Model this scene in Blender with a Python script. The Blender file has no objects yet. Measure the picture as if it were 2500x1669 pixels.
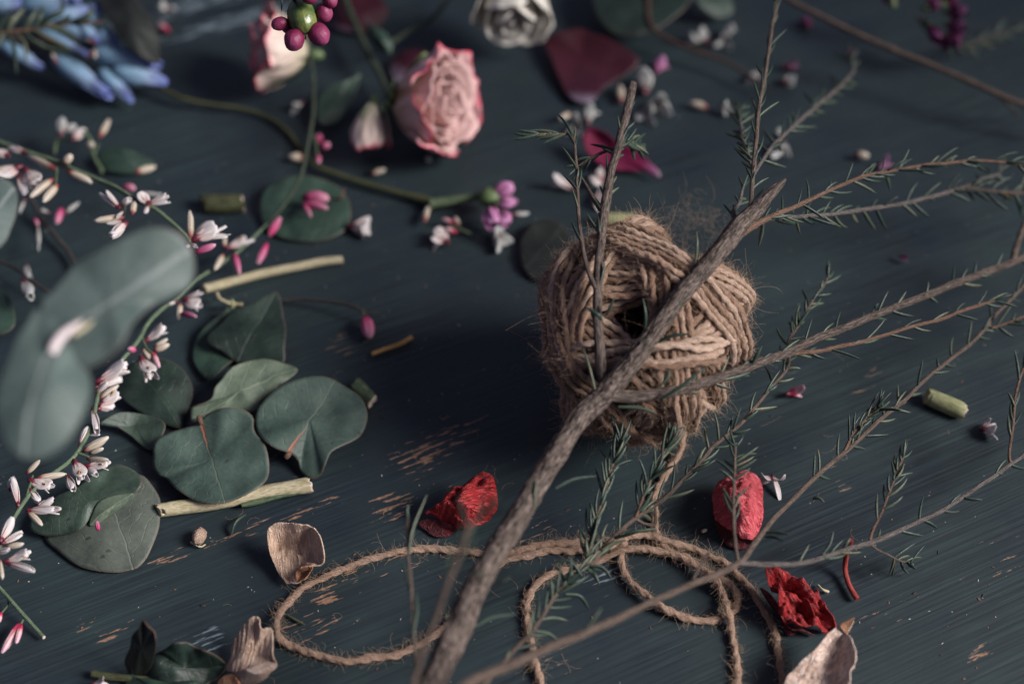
import bpy, math, random
import numpy as np
from mathutils import Vector, noise

# ---------------------------------------------------------------- camera, light, exposure
SC = bpy.context.scene
COL = SC.collection
PITCH = math.radians(50.0)
DIST = 0.52
FOC = 50.0
SENS = 36.0
CAM = Vector((0, -DIST * math.cos(PITCH), DIST * math.sin(PITCH)))
cd = bpy.data.cameras.new('camera')
cam = bpy.data.objects.new('camera', cd)
COL.objects.link(cam)
cam.location = CAM
cam.rotation_euler = (math.radians(90) - PITCH, 0, 0)
cd.lens = FOC
cd.sensor_width = SENS
cd.clip_start = 0.01
cd.clip_end = 20
cd.dof.use_dof = True
cd.dof.focus_distance = 0.458
cd.dof.aperture_fstop = 4.5
cd.dof.aperture_blades = 0
SC.camera = cam

W = bpy.data.worlds.new('World')
SC.world = W
W.use_nodes = True
bg = W.node_tree.nodes['Background']
bg.inputs[0].default_value = (0.58, 0.58, 0.92, 1)
bg.inputs[1].default_value = 0.23


def area_lamp(name, loc, target, sx, sy, power, color, spread=180):
    ld = bpy.data.lights.new(name, 'AREA')
    ld.shape = 'RECTANGLE'
    ld.size = sx
    ld.size_y = sy
    ld.energy = power
    ld.color = color
    ld.spread = math.radians(spread)
    lo = bpy.data.objects.new(name, ld)
    COL.objects.link(lo)
    lo.location = loc
    d = Vector(target) - Vector(loc)
    lo.rotation_euler = d.to_track_quat('-Z', 'Y').to_euler()
    return lo


area_lamp('window_light', (1.10, -0.33, 0.88), (-0.165, -0.09, 0.0), 0.70, 0.64, 4.05, (1.0, 0.945, 0.915), 36)
SC.view_settings.view_transform = 'Standard'
SC.view_settings.look = 'None'
SC.view_settings.exposure = -0.08
SC.view_settings.gamma = 1.0
SC.view_settings.use_curve_mapping = False
SC.cycles.max_bounces = 6
SC.cycles.diffuse_bounces = 3
SC.cycles.glossy_bounces = 2
SC.cycles.use_denoising = True

# ---------------------------------------------------------------- helpers
cp, sp = math.cos(PITCH), math.sin(PITCH)


def ray(x, y):
    u = (x - 1250.0) / 2500.0 * SENS / FOC
    v = -(y - 834.5) / 2500.0 * SENS / FOC
    return np.array([u, cp + v * sp, -sp + v * cp])   # camera forward + u*right + v*up


def U(x, y, h=0.0):
    """point of the place seen at photo position x, y that lies h millimetres above the table"""
    d = ray(x, y)
    t = (h * 0.001 - CAM.z) / d[2]
    return np.array([CAM.x + d[0] * t, CAM.y + d[1] * t, h * 0.001])


def PX(x, y, h=0.0):
    d = ray(x, y)
    t = (h * 0.001 - CAM.z) / d[2]
    return t * SENS / FOC / 2500.0     # metres per photo pixel there


def unit(v):
    v = np.asarray(v, float)
    n = np.linalg.norm(v)
    return v / n if n > 1e-12 else v


def nz(p, s=1.0, o=0.0):
    return noise.noise(Vector((p[0] * s + o, p[1] * s + o * 1.7, p[2] * s - o)))


def spline(P, n, closed=False):
    P = np.asarray(P, float)
    m = len(P)
    if m == 2 and not closed:
        t = np.linspace(0, 1, n)[:, None]
        return P[0] * (1 - t) + P[1] * t
    out = []
    k = 24
    segs = m if closed else m - 1
    for i in range(segs):
        if closed:
            p0, p1, p2, p3 = P[(i - 1) % m], P[i], P[(i + 1) % m], P[(i + 2) % m]
        else:
            p1, p2 = P[i], P[i + 1]
            p0 = P[i - 1] if i > 0 else 2 * p1 - p2
            p3 = P[i + 2] if i + 2 < m else 2 * p2 - p1
        t = np.linspace(0, 1, k, endpoint=False)[:, None]
        out.append(0.5 * ((2 * p1) + (-p0 + p2) * t + (2 * p0 - 5 * p1 + 4 * p2 - p3) * t * t + (-p0 + 3 * p1 - 3 * p2 + p3) * t ** 3))
    out = np.vstack(out + [P[:1] if closed else P[-1:]])
    d = np.r_[0, np.cumsum(np.linalg.norm(np.diff(out[:, :3], axis=0), axis=1))]
    s = np.linspace(0, d[-1], n + 1)[:-1] if closed else np.linspace(0, d[-1], n)
    return np.stack([np.interp(s, d, out[:, j]) for j in range(out.shape[1])], axis=1)


class MB:
    def __init__(s):
        s.V, s.Q, s.T, s.UV, s.R, s.n = [], [], [], [], [], 0

    def add(s, V, Q=None, T=None, UV=None, R=0.0):
        V = np.asarray(V, float).reshape(-1, 3)
        if Q is not None and len(Q):
            s.Q.append(np.asarray(Q, int).reshape(-1, 4) + s.n)
        if T is not None and len(T):
            s.T.append(np.asarray(T, int).reshape(-1, 3) + s.n)
        s.V.append(V)
        s.UV.append(np.zeros((len(V), 2)) if UV is None else np.asarray(UV, float).reshape(-1, 2))
        s.R.append(np.full(len(V), float(R)) if np.isscalar(R) else np.asarray(R, float))
        s.n += len(V)


WORG = {}


def link(o, parent, org):
    COL.objects.link(o)
    if parent is not None:
        o.parent = parent
        o.location = tuple(org - WORG[parent.as_pointer()])
    else:
        o.location = tuple(org)
    WORG[o.as_pointer()] = org
    return o


def tag(o, label=None, cat=None, group=None, kind=None):
    if label: o['label'] = label
    if cat: o['category'] = cat
    if group: o['group'] = group
    if kind: o['kind'] = kind
    return o


def thing(name, loc, label, cat, group=None):
    o = bpy.data.objects.new(name, None)
    o.empty_display_size = 0.01
    link(o, None, np.array([loc[0], loc[1], loc[2]], float))
    return tag(o, label, cat, group)


def build(name, mb, m, parent=None, smooth=True, solid=0.0, label=None, cat=None, group=None, kind=None):
    V = np.vstack(mb.V)
    org = WORG[parent.as_pointer()] if parent is not None else np.array([V[:, 0].mean(), V[:, 1].mean(), V[:, 2].min()])
    V = V - org
    Q = np.vstack(mb.Q) if mb.Q else np.zeros((0, 4), int)
    T = np.vstack(mb.T) if mb.T else np.zeros((0, 3), int)
    me = bpy.data.meshes.new(name)
    me.vertices.add(len(V))
    me.vertices.foreach_set('co', V.ravel())
    lv = np.r_[Q.ravel(), T.ravel()]
    me.loops.add(len(lv))
    me.loops.foreach_set('vertex_index', lv)
    me.polygons.add(len(Q) + len(T))
    st = np.r_[np.arange(len(Q)) * 4, len(Q) * 4 + np.arange(len(T)) * 3]
    tot = np.r_[np.full(len(Q), 4), np.full(len(T), 3)]
    me.polygons.foreach_set('loop_start', st)
    me.polygons.foreach_set('loop_total', tot)
    me.polygons.foreach_set('use_smooth', np.full(len(st), smooth))
    uvl = me.uv_layers.new(name='UVMap')
    uvl.data.foreach_set('uv', np.vstack(mb.UV)[lv].ravel())
    at = me.attributes.new('rnd', 'FLOAT', 'POINT')
    at.data.foreach_set('value', np.concatenate(mb.R))
    me.update(calc_edges=True)
    me.validate()
    me.materials.append(m)
    o = bpy.data.objects.new(name, me)
    link(o, parent, org)
    if solid:
        md = o.modifiers.new('thickness', 'SOLIDIFY')
        md.thickness = solid
        md.offset = -1
    return tag(o, label, cat, group, kind)


def frames(P, up=(0, 0, -1)):
    T = np.gradient(P, axis=0)
    T /= np.linalg.norm(T, axis=1)[:, None] + 1e-12
    N = np.zeros_like(P)
    n = np.array(up, float)
    n = n - T[0] * n.dot(T[0])
    if np.linalg.norm(n) < 1e-3:
        n = np.array([1.0, 0, 0]) - T[0] * T[0][0]
    n = unit(n)
    for i in range(len(P)):
        n = unit(n - T[i] * n.dot(T[i]))
        N[i] = n
    return T, N, np.cross(T, N)


def tube(mb, P, R, sides=12, caps=True, lobes=0, lob=0.0, pitch=0.008, ridge=0.0, rs=0, rnd=0.0, closed=False, flat=1.0):
    """tube round the points P (world) with radii R; lobes twist with the given pitch; ridge roughens it like bark"""
    P = np.asarray(P, float)
    n = len(P)
    R = np.full(n, R) if np.isscalar(R) else np.asarray(R, float)
    T, N, B = frames(P)
    s = np.r_[0, np.cumsum(np.linalg.norm(np.diff(P, axis=0), axis=1))]
    a = np.linspace(0, 2 * math.pi, sides + 1)
    A, S = np.meshgrid(a, s)
    rr = np.repeat(R[:, None], sides + 1, 1)
    tw = 0
    if lobes:
        tw = S / pitch * 2 * math.pi
        rr = rr * (1 + lob * np.cos(lobes * (A - tw)))
    if ridge:
        k = np.empty_like(A)
        for i in range(n):
            for j in range(sides):
                x, y = math.cos(a[j]) * 2.3, math.sin(a[j]) * 2.3
                w = noise.noise(Vector((x, y, s[i] * 120 + rs))) * 0.8 + noise.noise(Vector((x * 2.6, y * 2.6, s[i] * 260 + rs))) * 0.6
                c = abs(noise.noise(Vector((x * 1.9 + 7, y * 1.9, s[i] * 150 + rs))))
                k[i, j] = w - (0.9 if c < 0.07 else 0.0)
            k[i, sides] = k[i, 0]
        rr = rr * (1 + ridge * k)
    V = P[:, None, :] + rr[..., None] * (np.cos(A)[..., None] * N[:, None, :] + np.sin(A)[..., None] * B[:, None, :] * flat)
    i0 = (np.arange(n - 1)[:, None] * (sides + 1) + np.arange(sides)[None, :]).ravel()
    Q = np.stack([i0, i0 + 1, i0 + sides + 2, i0 + sides + 1], axis=1)
    UVv = np.stack([S * 100, (A - (tw if lobes else 0)) / (2 * math.pi)], axis=-1).reshape(-1, 2)
    mb.add(V.reshape(-1, 3), Q, None, UVv, rnd)
    if caps:
        for e, i in ((0, 0), (1, n - 1)):
            ring = V[i, :-1]
            c = P[i]
            idx = np.arange(sides)
            t = np.stack([np.full(sides, sides), idx, (idx + 1) % sides], axis=1)
            if e == 0:
                t = t[:, ::-1]
            mb.add(np.vstack([ring, c[None]]), None, t, np.tile([[s[i] * 100, 0.5]], (sides + 1, 1)), rnd)


def pathU(pts, n, wob=0.0, seed=0):
    """photo points (x, y, h mm, width px) -> world points and radii"""
    A = []
    for p in pts:
        w = U(p[0], p[1], p[2])
        A.append([*w, p[3] * 0.5 * PX(p[0], p[1], p[2])])
    S = spline(A, n)
    P, R = S[:, :3], S[:, 3]
    if wob:
        for i in range(n):
            P[i] += np.array([nz(P[i], 90, seed), nz(P[i], 90, seed + 9), nz(P[i], 90, seed + 19)]) * wob
    return P, np.maximum(R, 1e-5)


VIEW = np.array([0, -cp, sp])      # towards the camera


def needles(mb, P, L, Wd, gap_, rg, t0=0.0, t1=1.0, out=0.75, lift=0.5, tuft=True):
    """narrow leaves set alternately along the twig P, pointing to its tip"""
    gap = gap_ * 0.72
    Wd = Wd * 1.18
    s = np.r_[0, np.cumsum(np.linalg.norm(np.diff(P, axis=0), axis=1))]
    T, N, B = frames(P)
    x = t0 * s[-1] + gap * 0.5
    side = rg.choice((-1, 1))
    jobs = []
    while x < t1 * s[-1]:
        jobs.append((x, side, 1.0))
        if rg.random() < 0.25:
            jobs.append((x + gap * 0.1, -side, 0.8))
        side = -side
        x += gap * (rg.uniform(0.35, 1.3) if rg.random() < 0.8 else rg.uniform(1.3, 2.6))
    if tuft:
        for q in (-1, 1, -0.4):
            jobs.append((s[-1] * t1 * 0.995, q, 0.8))
    for x, sd, k in jobs:
        p = np.array([np.interp(x, s, P[:, j]) for j in range(3)])
        d = unit(np.array([np.interp(x, s, T[:, j]) for j in range(3)]))
        sidev = unit(np.cross(d, VIEW))
        v2 = np.cross(sidev, d)
        az = rg.gauss(0, lift)
        o = unit(sidev * sd * math.cos(az) + v2 * math.sin(az))
        if p[2] < 0.008:
            o[2] = abs(o[2])
        al = out * rg.uniform(0.6, 1.25)
        LL = L * 1.22 * k * (rg.uniform(0.75, 1.2) if rg.random() < 0.85 else rg.uniform(0.35, 0.7))
        nseg = 7
        q = p.copy()
        pts, rad = [q.copy()], [Wd * 0.22]
        bend = rg.uniform(-0.75, -0.1) if rg.random() < 0.8 else rg.uniform(0, 0.5)
        for i in range(1, nseg + 1):
            t = i / nseg
            an = al + bend * t
            q = q + (d * math.cos(an) + o * math.sin(an)) * LL / nseg
            if q[2] < 0.0008:
                q[2] = 0.0008
            pts.append(q.copy())
            rad.append(Wd * 0.5 * (math.sin(math.pi * min(1, t * 0.78 + 0.2)) ** 0.6) * (1 if i < nseg else 0.35))
        tube(mb, np.array(pts), np.array(rad), 6, True, flat=0.55, rnd=rg.random())


def patch(mb, outline, center, power=2.0, rings=16, seg=80, amp=0.0, fr=150, seed=0, base=None, tip=None, jag=0.0, crease=0.0, wr=0.0, wrs=(3, 9)):
    """a thin blade: outline and centre are photo points with heights in mm"""
    O = spline([U(*p) for p in outline], seg, closed=True)
    C = U(*center)
    bw = U(*base) if base else C
    tw = U(*tip) if tip else O[0]
    ax = tw - bw
    L = np.linalg.norm(ax)
    ax = ax / L
    side = unit(np.cross(np.array([0, 0, 1.0]), ax))
    V = [C.copy()]
    for r in range(1, rings + 1):
        s = r / rings
        for k in range(seg):
            e = O[k]
            p = C + (e - C) * s
            p[2] = C[2] + (e[2] - C[2]) * s ** power
            if jag and r == rings:
                p = p + (e - C) * jag * (0.5 - (k * 3 % 4) / 4.0)
            V.append(p)
    V = np.array(V)
    UV = np.stack([(V - bw) @ ax / L, (V - bw) @ side / L], axis=1)
    if amp:
        for i in range(len(V)):
            V[i, 2] += amp * (nz(V[i], fr, seed) + 0.5 * nz(V[i], fr * 2.3, seed + 5))
            if wr:
                q_ = (UV[i, 0] * wrs[0], UV[i, 1] * wrs[1], 0)
                V[i, 2] += wr * (0.35 - abs(nz(q_, 1, seed)) * 1.6 - 0.5 * abs(nz(q_, 2.2, seed + 3)))
    if crease:
        V[:, 2] += crease * np.minimum(np.abs(UV[:, 1]) * 6, 1) * L
    V[:, 2] = np.maximum(V[:, 2], 0.0006)
    T = [(0, 1 + k, 1 + (k + 1) % seg) for k in range(seg)]
    Q = []
    for r in range(rings - 1):
        a = 1 + r * seg
        for k in range(seg):
            Q.append((a + k, a + seg + k, a + seg + (k + 1) % seg, a + (k + 1) % seg))
    mb.add(V, Q, T, UV, np.array([0.0] + [r / rings for r in range(1, rings + 1) for _ in range(seg)]))


def petal(mb, b, d, n, L, wd, spread=0.3, cup=0.5, curl=0.0, roll=0.0, nu=9, nv=7, tipn=0.0, sq=0.75, rnd=0.5):
    """spoon-shaped petal from point b along d; n is its outer side after rolling round d"""
    d = unit(d)
    n = unit(n - d * np.dot(n, d))
    c = np.cross(d, n)
    nn = n * math.cos(roll) + c * math.sin(roll)
    bb = np.cross(d, nn)
    V, UV = [], []
    for i in range(nu + 1):
        u = i / nu
        w = wd * 0.5 * (math.sin(math.pi * min(1.0, (u ** sq) * 0.93 + 0.03))) ** 0.7 * (0.45 + 0.65 * u)
        for j in range(nv + 1):
            v = -1 + 2 * j / nv
            notch = -tipn * L * (1 - abs(v)) * max(0, u - 0.8) * 5
            p = b + d * (u * L * math.cos(spread * u) + notch) + nn * (L * (math.sin(spread) * u * u - curl * u ** 3) + cup * w * (1 - v * v)) + bb * w * v
            V.append(p)
            UV.append((u, 0.5 + v * 0.5))
    Q = []
    for i in range(nu):
        for j in range(nv):
            a = i * (nv + 1) + j
            Q.append((a, a + 1, a + nv + 2, a + nv + 1))
    mb.add(V, Q, None, UV, rnd)


def blob(mb, c, axes, rad, seg=14, rings=9, rnd=0.5, amp=0.0, fr=200, ub=(0, 1)):
    """ellipsoid; axes = 3 unit vectors, rad = 3 radii; u runs along the first axis"""
    V, UV = [], []
    for i in range(rings + 1):
        t = math.pi * i / rings
        for j in range(seg + 1):
            f = 2 * math.pi * j / seg
            v = np.array([-math.cos(t), math.sin(t) * math.cos(f), math.sin(t) * math.sin(f)])
            k = 1 + amp * nz(v, fr / 100.0, c[0] * 1000)
            V.append(c + k * (axes[0] * v[0] * rad[0] + axes[1] * v[1] * rad[1] + axes[2] * v[2] * rad[2]))
            UV.append((ub[0] + (ub[1] - ub[0]) * i / rings, j / seg))
    Q = []
    for i in range(rings):
        for j in range(seg):
            a = i * (seg + 1) + j
            Q.append((a, a + seg + 1, a + seg + 2, a + 1))
    mb.add(V, Q, None, UV, rnd)


def axes_for(d):
    d = unit(d)
    r = np.array([0, 0, 1.0]) if abs(d[2]) < 0.9 else np.array([1.0, 0, 0])
    n = unit(r - d * np.dot(r, d))
    return d, n, np.cross(d, n)


# ---------------------------------------------------------------- materials
class NT:
    def __init__(s, name):
        s.m = bpy.data.materials.new(name)
        s.m.use_nodes = True
        s.t = s.m.node_tree
        s.b = s.t.nodes['Principled BSDF']

    def n(s, ty, **kw):
        x = s.t.nodes.new(ty)
        for k, v in kw.items():
            if k[0] == 'i' and k[1:].isdigit():
                x.inputs[int(k[1:])].default_value = v
            elif k in x.inputs.keys() if not hasattr(x, k) else False:
                x.inputs[k].default_value = v
            else:
                setattr(x, k, v)
        return x

    def l(s, a, b):
        s.t.links.new(a, b)

    def coord(s, kind='Object', scale=(1, 1, 1), rot=(0, 0, 0), src=None):
        mp = s.n('ShaderNodeMapping')
        mp.inputs['Scale'].default_value = scale
        mp.inputs['Rotation'].default_value = rot
        if src is None:
            tc = s.n('ShaderNodeTexCoord')
            src = tc.outputs[kind]
        s.l(src, mp.inputs['Vector'])
        return mp.outputs[0]

    def noise(s, vec, scale, detail=3, rough=0.55):
        x = s.n('ShaderNodeTexNoise')
        x.inputs['Scale'].default_value = scale
        x.inputs['Detail'].default_value = detail
        x.inputs['Roughness'].default_value = rough
        s.l(vec, x.inputs['Vector'])
        return x.outputs['Fac']

    def ramp(s, fac, stops, interp='LINEAR'):
        x = s.n('ShaderNodeValToRGB')
        cr = x.color_ramp
        cr.interpolation = interp
        while len(cr.elements) < len(stops):
            cr.elements.new(0.5)
        for e, (p, c) in zip(cr.elements, stops):
            e.position = p
            e.color = (*c, 1) if len(c) == 3 else c
        s.l(fac, x.inputs[0])
        return x.outputs[0]

    def mix(s, fac, a, b, mode='MIX'):
        x = s.n('ShaderNodeMix', data_type='RGBA', blend_type=mode)
        for v, i in ((fac, 0), (a, 6), (b, 7)):
            if hasattr(v, 'default_value') and hasattr(v, 'links'):
                s.l(v, x.inputs[i])
            else:
                x.inputs[i].default_value = v if i == 0 else (*v, 1)
        return x.outputs[2]

    def math(s, op, a, b=None, c=None, clamp=False):
        x = s.n('ShaderNodeMath', operation=op, use_clamp=clamp)
        for i, v in enumerate((a, b, c)):
            if v is None: continue
            if isinstance(v, (int, float)):
                x.inputs[i].default_value = v
            else:
                s.l(v, x.inputs[i])
        return x.outputs[0]

    def bump(s, h, strength=0.5, dist=0.001, prev=None):
        x = s.n('ShaderNodeBump')
        x.inputs['Strength'].default_value = strength
        x.inputs['Distance'].default_value = dist
        s.l(h, x.inputs['Height'])
        if prev is not None:
            s.l(prev, x.inputs['Normal'])
        return x.outputs[0]

    def fin(s, col=None, rough=0.6, normal=None, spec=0.4, sss=0.0, sheen=0.0, trans=0.0):
        b = s.b
        if col is not None:
            if hasattr(col, 'links'):
                s.l(col, b.inputs['Base Color'])
            else:
                b.inputs['Base Color'].default_value = (*col, 1)
        if isinstance(rough, (int, float)):
            b.inputs['Roughness'].default_value = rough
        else:
            s.l(rough, b.inputs['Roughness'])
        if normal is not None:
            s.l(normal, b.inputs['Normal'])
        b.inputs['Specular IOR Level'].default_value = spec
        if sheen:
            b.inputs['Sheen Weight'].default_value = sheen
            b.inputs['Sheen Roughness'].default_value = 0.4
        if trans:
            out = s.t.nodes['Material Output']
            tr = s.n('ShaderNodeBsdfTranslucent')
            if hasattr(col, 'links'):
                s.l(col, tr.inputs[0])
            else:
                tr.inputs[0].default_value = (*col, 1)
            mx = s.n('ShaderNodeMixShader')
            mx.inputs[0].default_value = trans
            s.l(b.outputs[0], mx.inputs[1])
            s.l(tr.outputs[0], mx.inputs[2])
            s.l(mx.outputs[0], out.inputs[0])
        return s.m


GRAIN = math.radians(-25)


def mat_wood():
    s = NT('painted_wood')
    tc = s.n('ShaderNodeTexCoord').outputs['Object']
    rot = s.coord(src=tc, rot=(0, 0, GRAIN))
    # ridges of the brushed grain
    g1 = s.noise(s.coord(src=rot, scale=(16, 820, 1)), 1.0, 2, 0.5)
    g2 = s.noise(s.coord(src=rot, scale=(60, 330, 1)), 1.0, 3, 0.6)
    g3 = s.noise(s.coord(src=rot, scale=(7, 60, 1)), 1.0, 4, 0.6)
    blot = s.noise(rot, 14, 4, 0.6)
    fine = s.noise(rot, 900, 3, 0.6)
    relief = s.math('ADD', s.math('MULTIPLY', g1, 0.75), s.math('MULTIPLY', g2, 0.25))
    c1 = s.ramp(relief, [(0.36, (0.0085, 0.0130, 0.0160)), (0.52, (0.0155, 0.0270, 0.0305)), (0.66, (0.0240, 0.0400, 0.0425))])
    c2 = s.ramp(g3, [(0.3, (0.90, 0.90, 0.96)), (0.55, (1, 1, 1)), (0.75, (1.04, 1.06, 1.02))])
    flat = s.ramp(s.noise(rot, 22, 3, 0.6), [(0.38, (0.15,) * 3), (0.62, (0.85,) * 3)])
    c1 = s.mix(flat, (0.0150, 0.0258, 0.0295), c1)
    col = s.mix(1.0, c1, c2, 'MULTIPLY')
    c3 = s.ramp(blot, [(0.28, (0.82, 0.76, 0.92)), (0.5, (1, 1, 1)), (0.72, (1.05, 1.18, 1.12))])
    col = s.mix(1.0, col, c3, 'MULTIPLY')
    sep = s.n('ShaderNodeSeparateXYZ')
    s.l(rot, sep.inputs[0])
    cut = s.noise(s.coord(src=rot, scale=(95, 760, 1)), 1.0, 3, 0.6)

    def zone(lst):
        acc = None
        for (x, y, rx, ry, k) in lst:
            w = U(x, y, 0)
            # into grain coordinates
            ca, sa = math.cos(GRAIN), math.sin(GRAIN)
            gx, gy = w[0] * ca - w[1] * sa, w[0] * sa + w[1] * ca
            dx = s.math('DIVIDE', s.math('SUBTRACT', sep.outputs[0], gx), rx)
            dy = s.math('DIVIDE', s.math('SUBTRACT', sep.outputs[1], gy), ry)
            r2 = s.math('ADD', s.math('MULTIPLY', dx, dx), s.math('MULTIPLY', dy, dy))
            f = s.math('MULTIPLY', s.math('SUBTRACT', 1.0, r2, clamp=True), k)
            acc = f if acc is None else s.math('MAXIMUM', acc, f)
        return acc
    chips = [(1040, 1110, 0.022, 0.013, 1), (1080, 1060, 0.030, 0.010, .9), (960, 1235, 0.014, 0.010, 1), (770, 1240, 0.018, 0.004, 1),
             (470, 1340, 0.022, 0.004, 1.05), (800, 1450, 0.010, 0.010, .95), (900, 1400, 0.04, 0.012, .72), (2440, 1380, 0.022, 0.014, .66), (2420, 1320, 0.03, 0.008, .62),
             (2370, 1600, 0.018, 0.0035, 1), (2050, 1170, 0.006, 0.012, .85), (270, 1540, 0.012, 0.006, .9), (210, 1520, 0.006, 0.006, .8),
             (830, 840, 0.02, 0.012, .72), (1330, 1100, 0.012, 0.006, .8), (1330, 1290, 0.03, 0.01, .7), (760, 1520, 0.03, 0.014, .75),
             (400, 1600, 0.02, 0.01, .7), (1380, 1610, 0.02, 0.012, .6), (620, 1290, 0.02, .004, .85), (2160, 1500, 0.02, .008, .68), (2100, 940, 0.03, .01, .62)]
    z = zone(chips)
    msk = s.math('MULTIPLY', s.math('SUBTRACT', s.math('MULTIPLY', s.math('POWER', z, 0.35), cut), 0.525), 40, clamp=True)
    bare = s.ramp(fine, [(0.3, (0.12, 0.065, 0.04)), (0.7, (0.34, 0.20, 0.13))])
    col = s.mix(msk, col, bare)
    zw = zone([(490, 1560, 0.012, 0.008, 1), (520, 1580, .010, .006, .9), (1480, 1400, 0.014, 0.014, .95), (440, 20, .10, .012, 1.1), (600, 45, .07, .010, 1.2)])
    mw = s.math('MULTIPLY', s.math('SUBTRACT', s.math('MULTIPLY', s.math('POWER', zw, 0.5), cut), 0.50), 12, clamp=True)
    col = s.mix(s.math('MULTIPLY', mw, 0.6), col, (0.24, 0.31, 0.35))
    # tiny grey flecks of dust
    vo = s.n('ShaderNodeTexVoronoi')
    vo.inputs['Scale'].default_value = 190
    s.l(tc, vo.inputs['Vector'])
    dust = s.math('MULTIPLY', s.math('SUBTRACT', 0.055, vo.outputs['Distance']), 60, clamp=True)
    dm = s.math('MULTIPLY', dust, s.math('GREATER_THAN', s.noise(tc, 37, 1), 0.56))
    col = s.mix(s.math('MULTIPLY', dm, 0.55), col, (0.34, 0.36, 0.36))
    h = s.math('SUBTRACT', s.math('ADD', s.math('MULTIPLY', relief, s.math('ADD', s.math('MULTIPLY', flat, 0.7), 0.3)), s.math('MULTIPLY', fine, 0.06)), s.math('MULTIPLY', msk, 0.35))
    nb = s.bump(h, 0.50, 0.0007)
    rough = s.ramp(blot, [(0.3, (0.46,) * 3), (0.7, (0.62,) * 3)])
    return s.fin(col, rough, nb, 0.38)


def mat_bark(name, dark, mid, light, strength=0.8, green=None, knots=False):
    s = NT(name)
    uv = s.coord('UV', (1.1, 8, 1))
    a = s.noise(uv, 1.6, 4, 0.6)
    f = s.noise(s.coord('UV', (2.4, 17, 1)), 2.0, 4, 0.68)
    ob = s.noise(s.coord('Object'), 160, 3)
    k = s.math('ADD', s.math('MULTIPLY', f, 0.6), s.math('MULTIPLY', a, 0.4))
    col = s.ramp(k, [(0.42, dark), (0.5, mid), (0.60, light)])
    if green:
        col = s.mix(s.math('MULTIPLY', s.math('SUBTRACT', ob, 0.60), 6, clamp=True), col, green)
    nb = s.bump(k, strength, 0.0012)
    return s.fin(col, 0.72, nb, 0.3)


def mat_jute(name='jute', a=(0.10, 0.052, 0.032), b=(0.30, 0.20, 0.150), c=(0.62, 0.48, 0.39)):
    s = NT(name)
    at = s.n('ShaderNodeAttribute', attribute_name='rnd').outputs['Fac']
    f1 = s.noise(s.coord('UV', (5.0, 16, 1)), 1.3, 4, 0.65)
    f2 = s.noise(s.coord('UV', (14.0, 55, 1)), 1.2, 3, 0.6)
    k = s.math('ADD', s.math('MULTIPLY', f1, 0.45), s.math('ADD', s.math('MULTIPLY', f2, 0.4), s.math('MULTIPLY', at, 0.15)))
    col = s.ramp(k, [(0.40, a), (0.5, b), (0.60, c)])
    col = s.mix(s.math('MULTIPLY', s.noise(s.coord('Object'), 60, 2), 0.35), col, (0.36, 0.19, 0.10))
    nb = s.bump(k, 1.0, 0.0010)
    return s.fin(col, 0.8, nb, 0.15, sheen=0.15)


def mat_hair(name, col):
    return NT(name).fin(col, 0.7, None, 0.1, trans=0.3)


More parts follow.
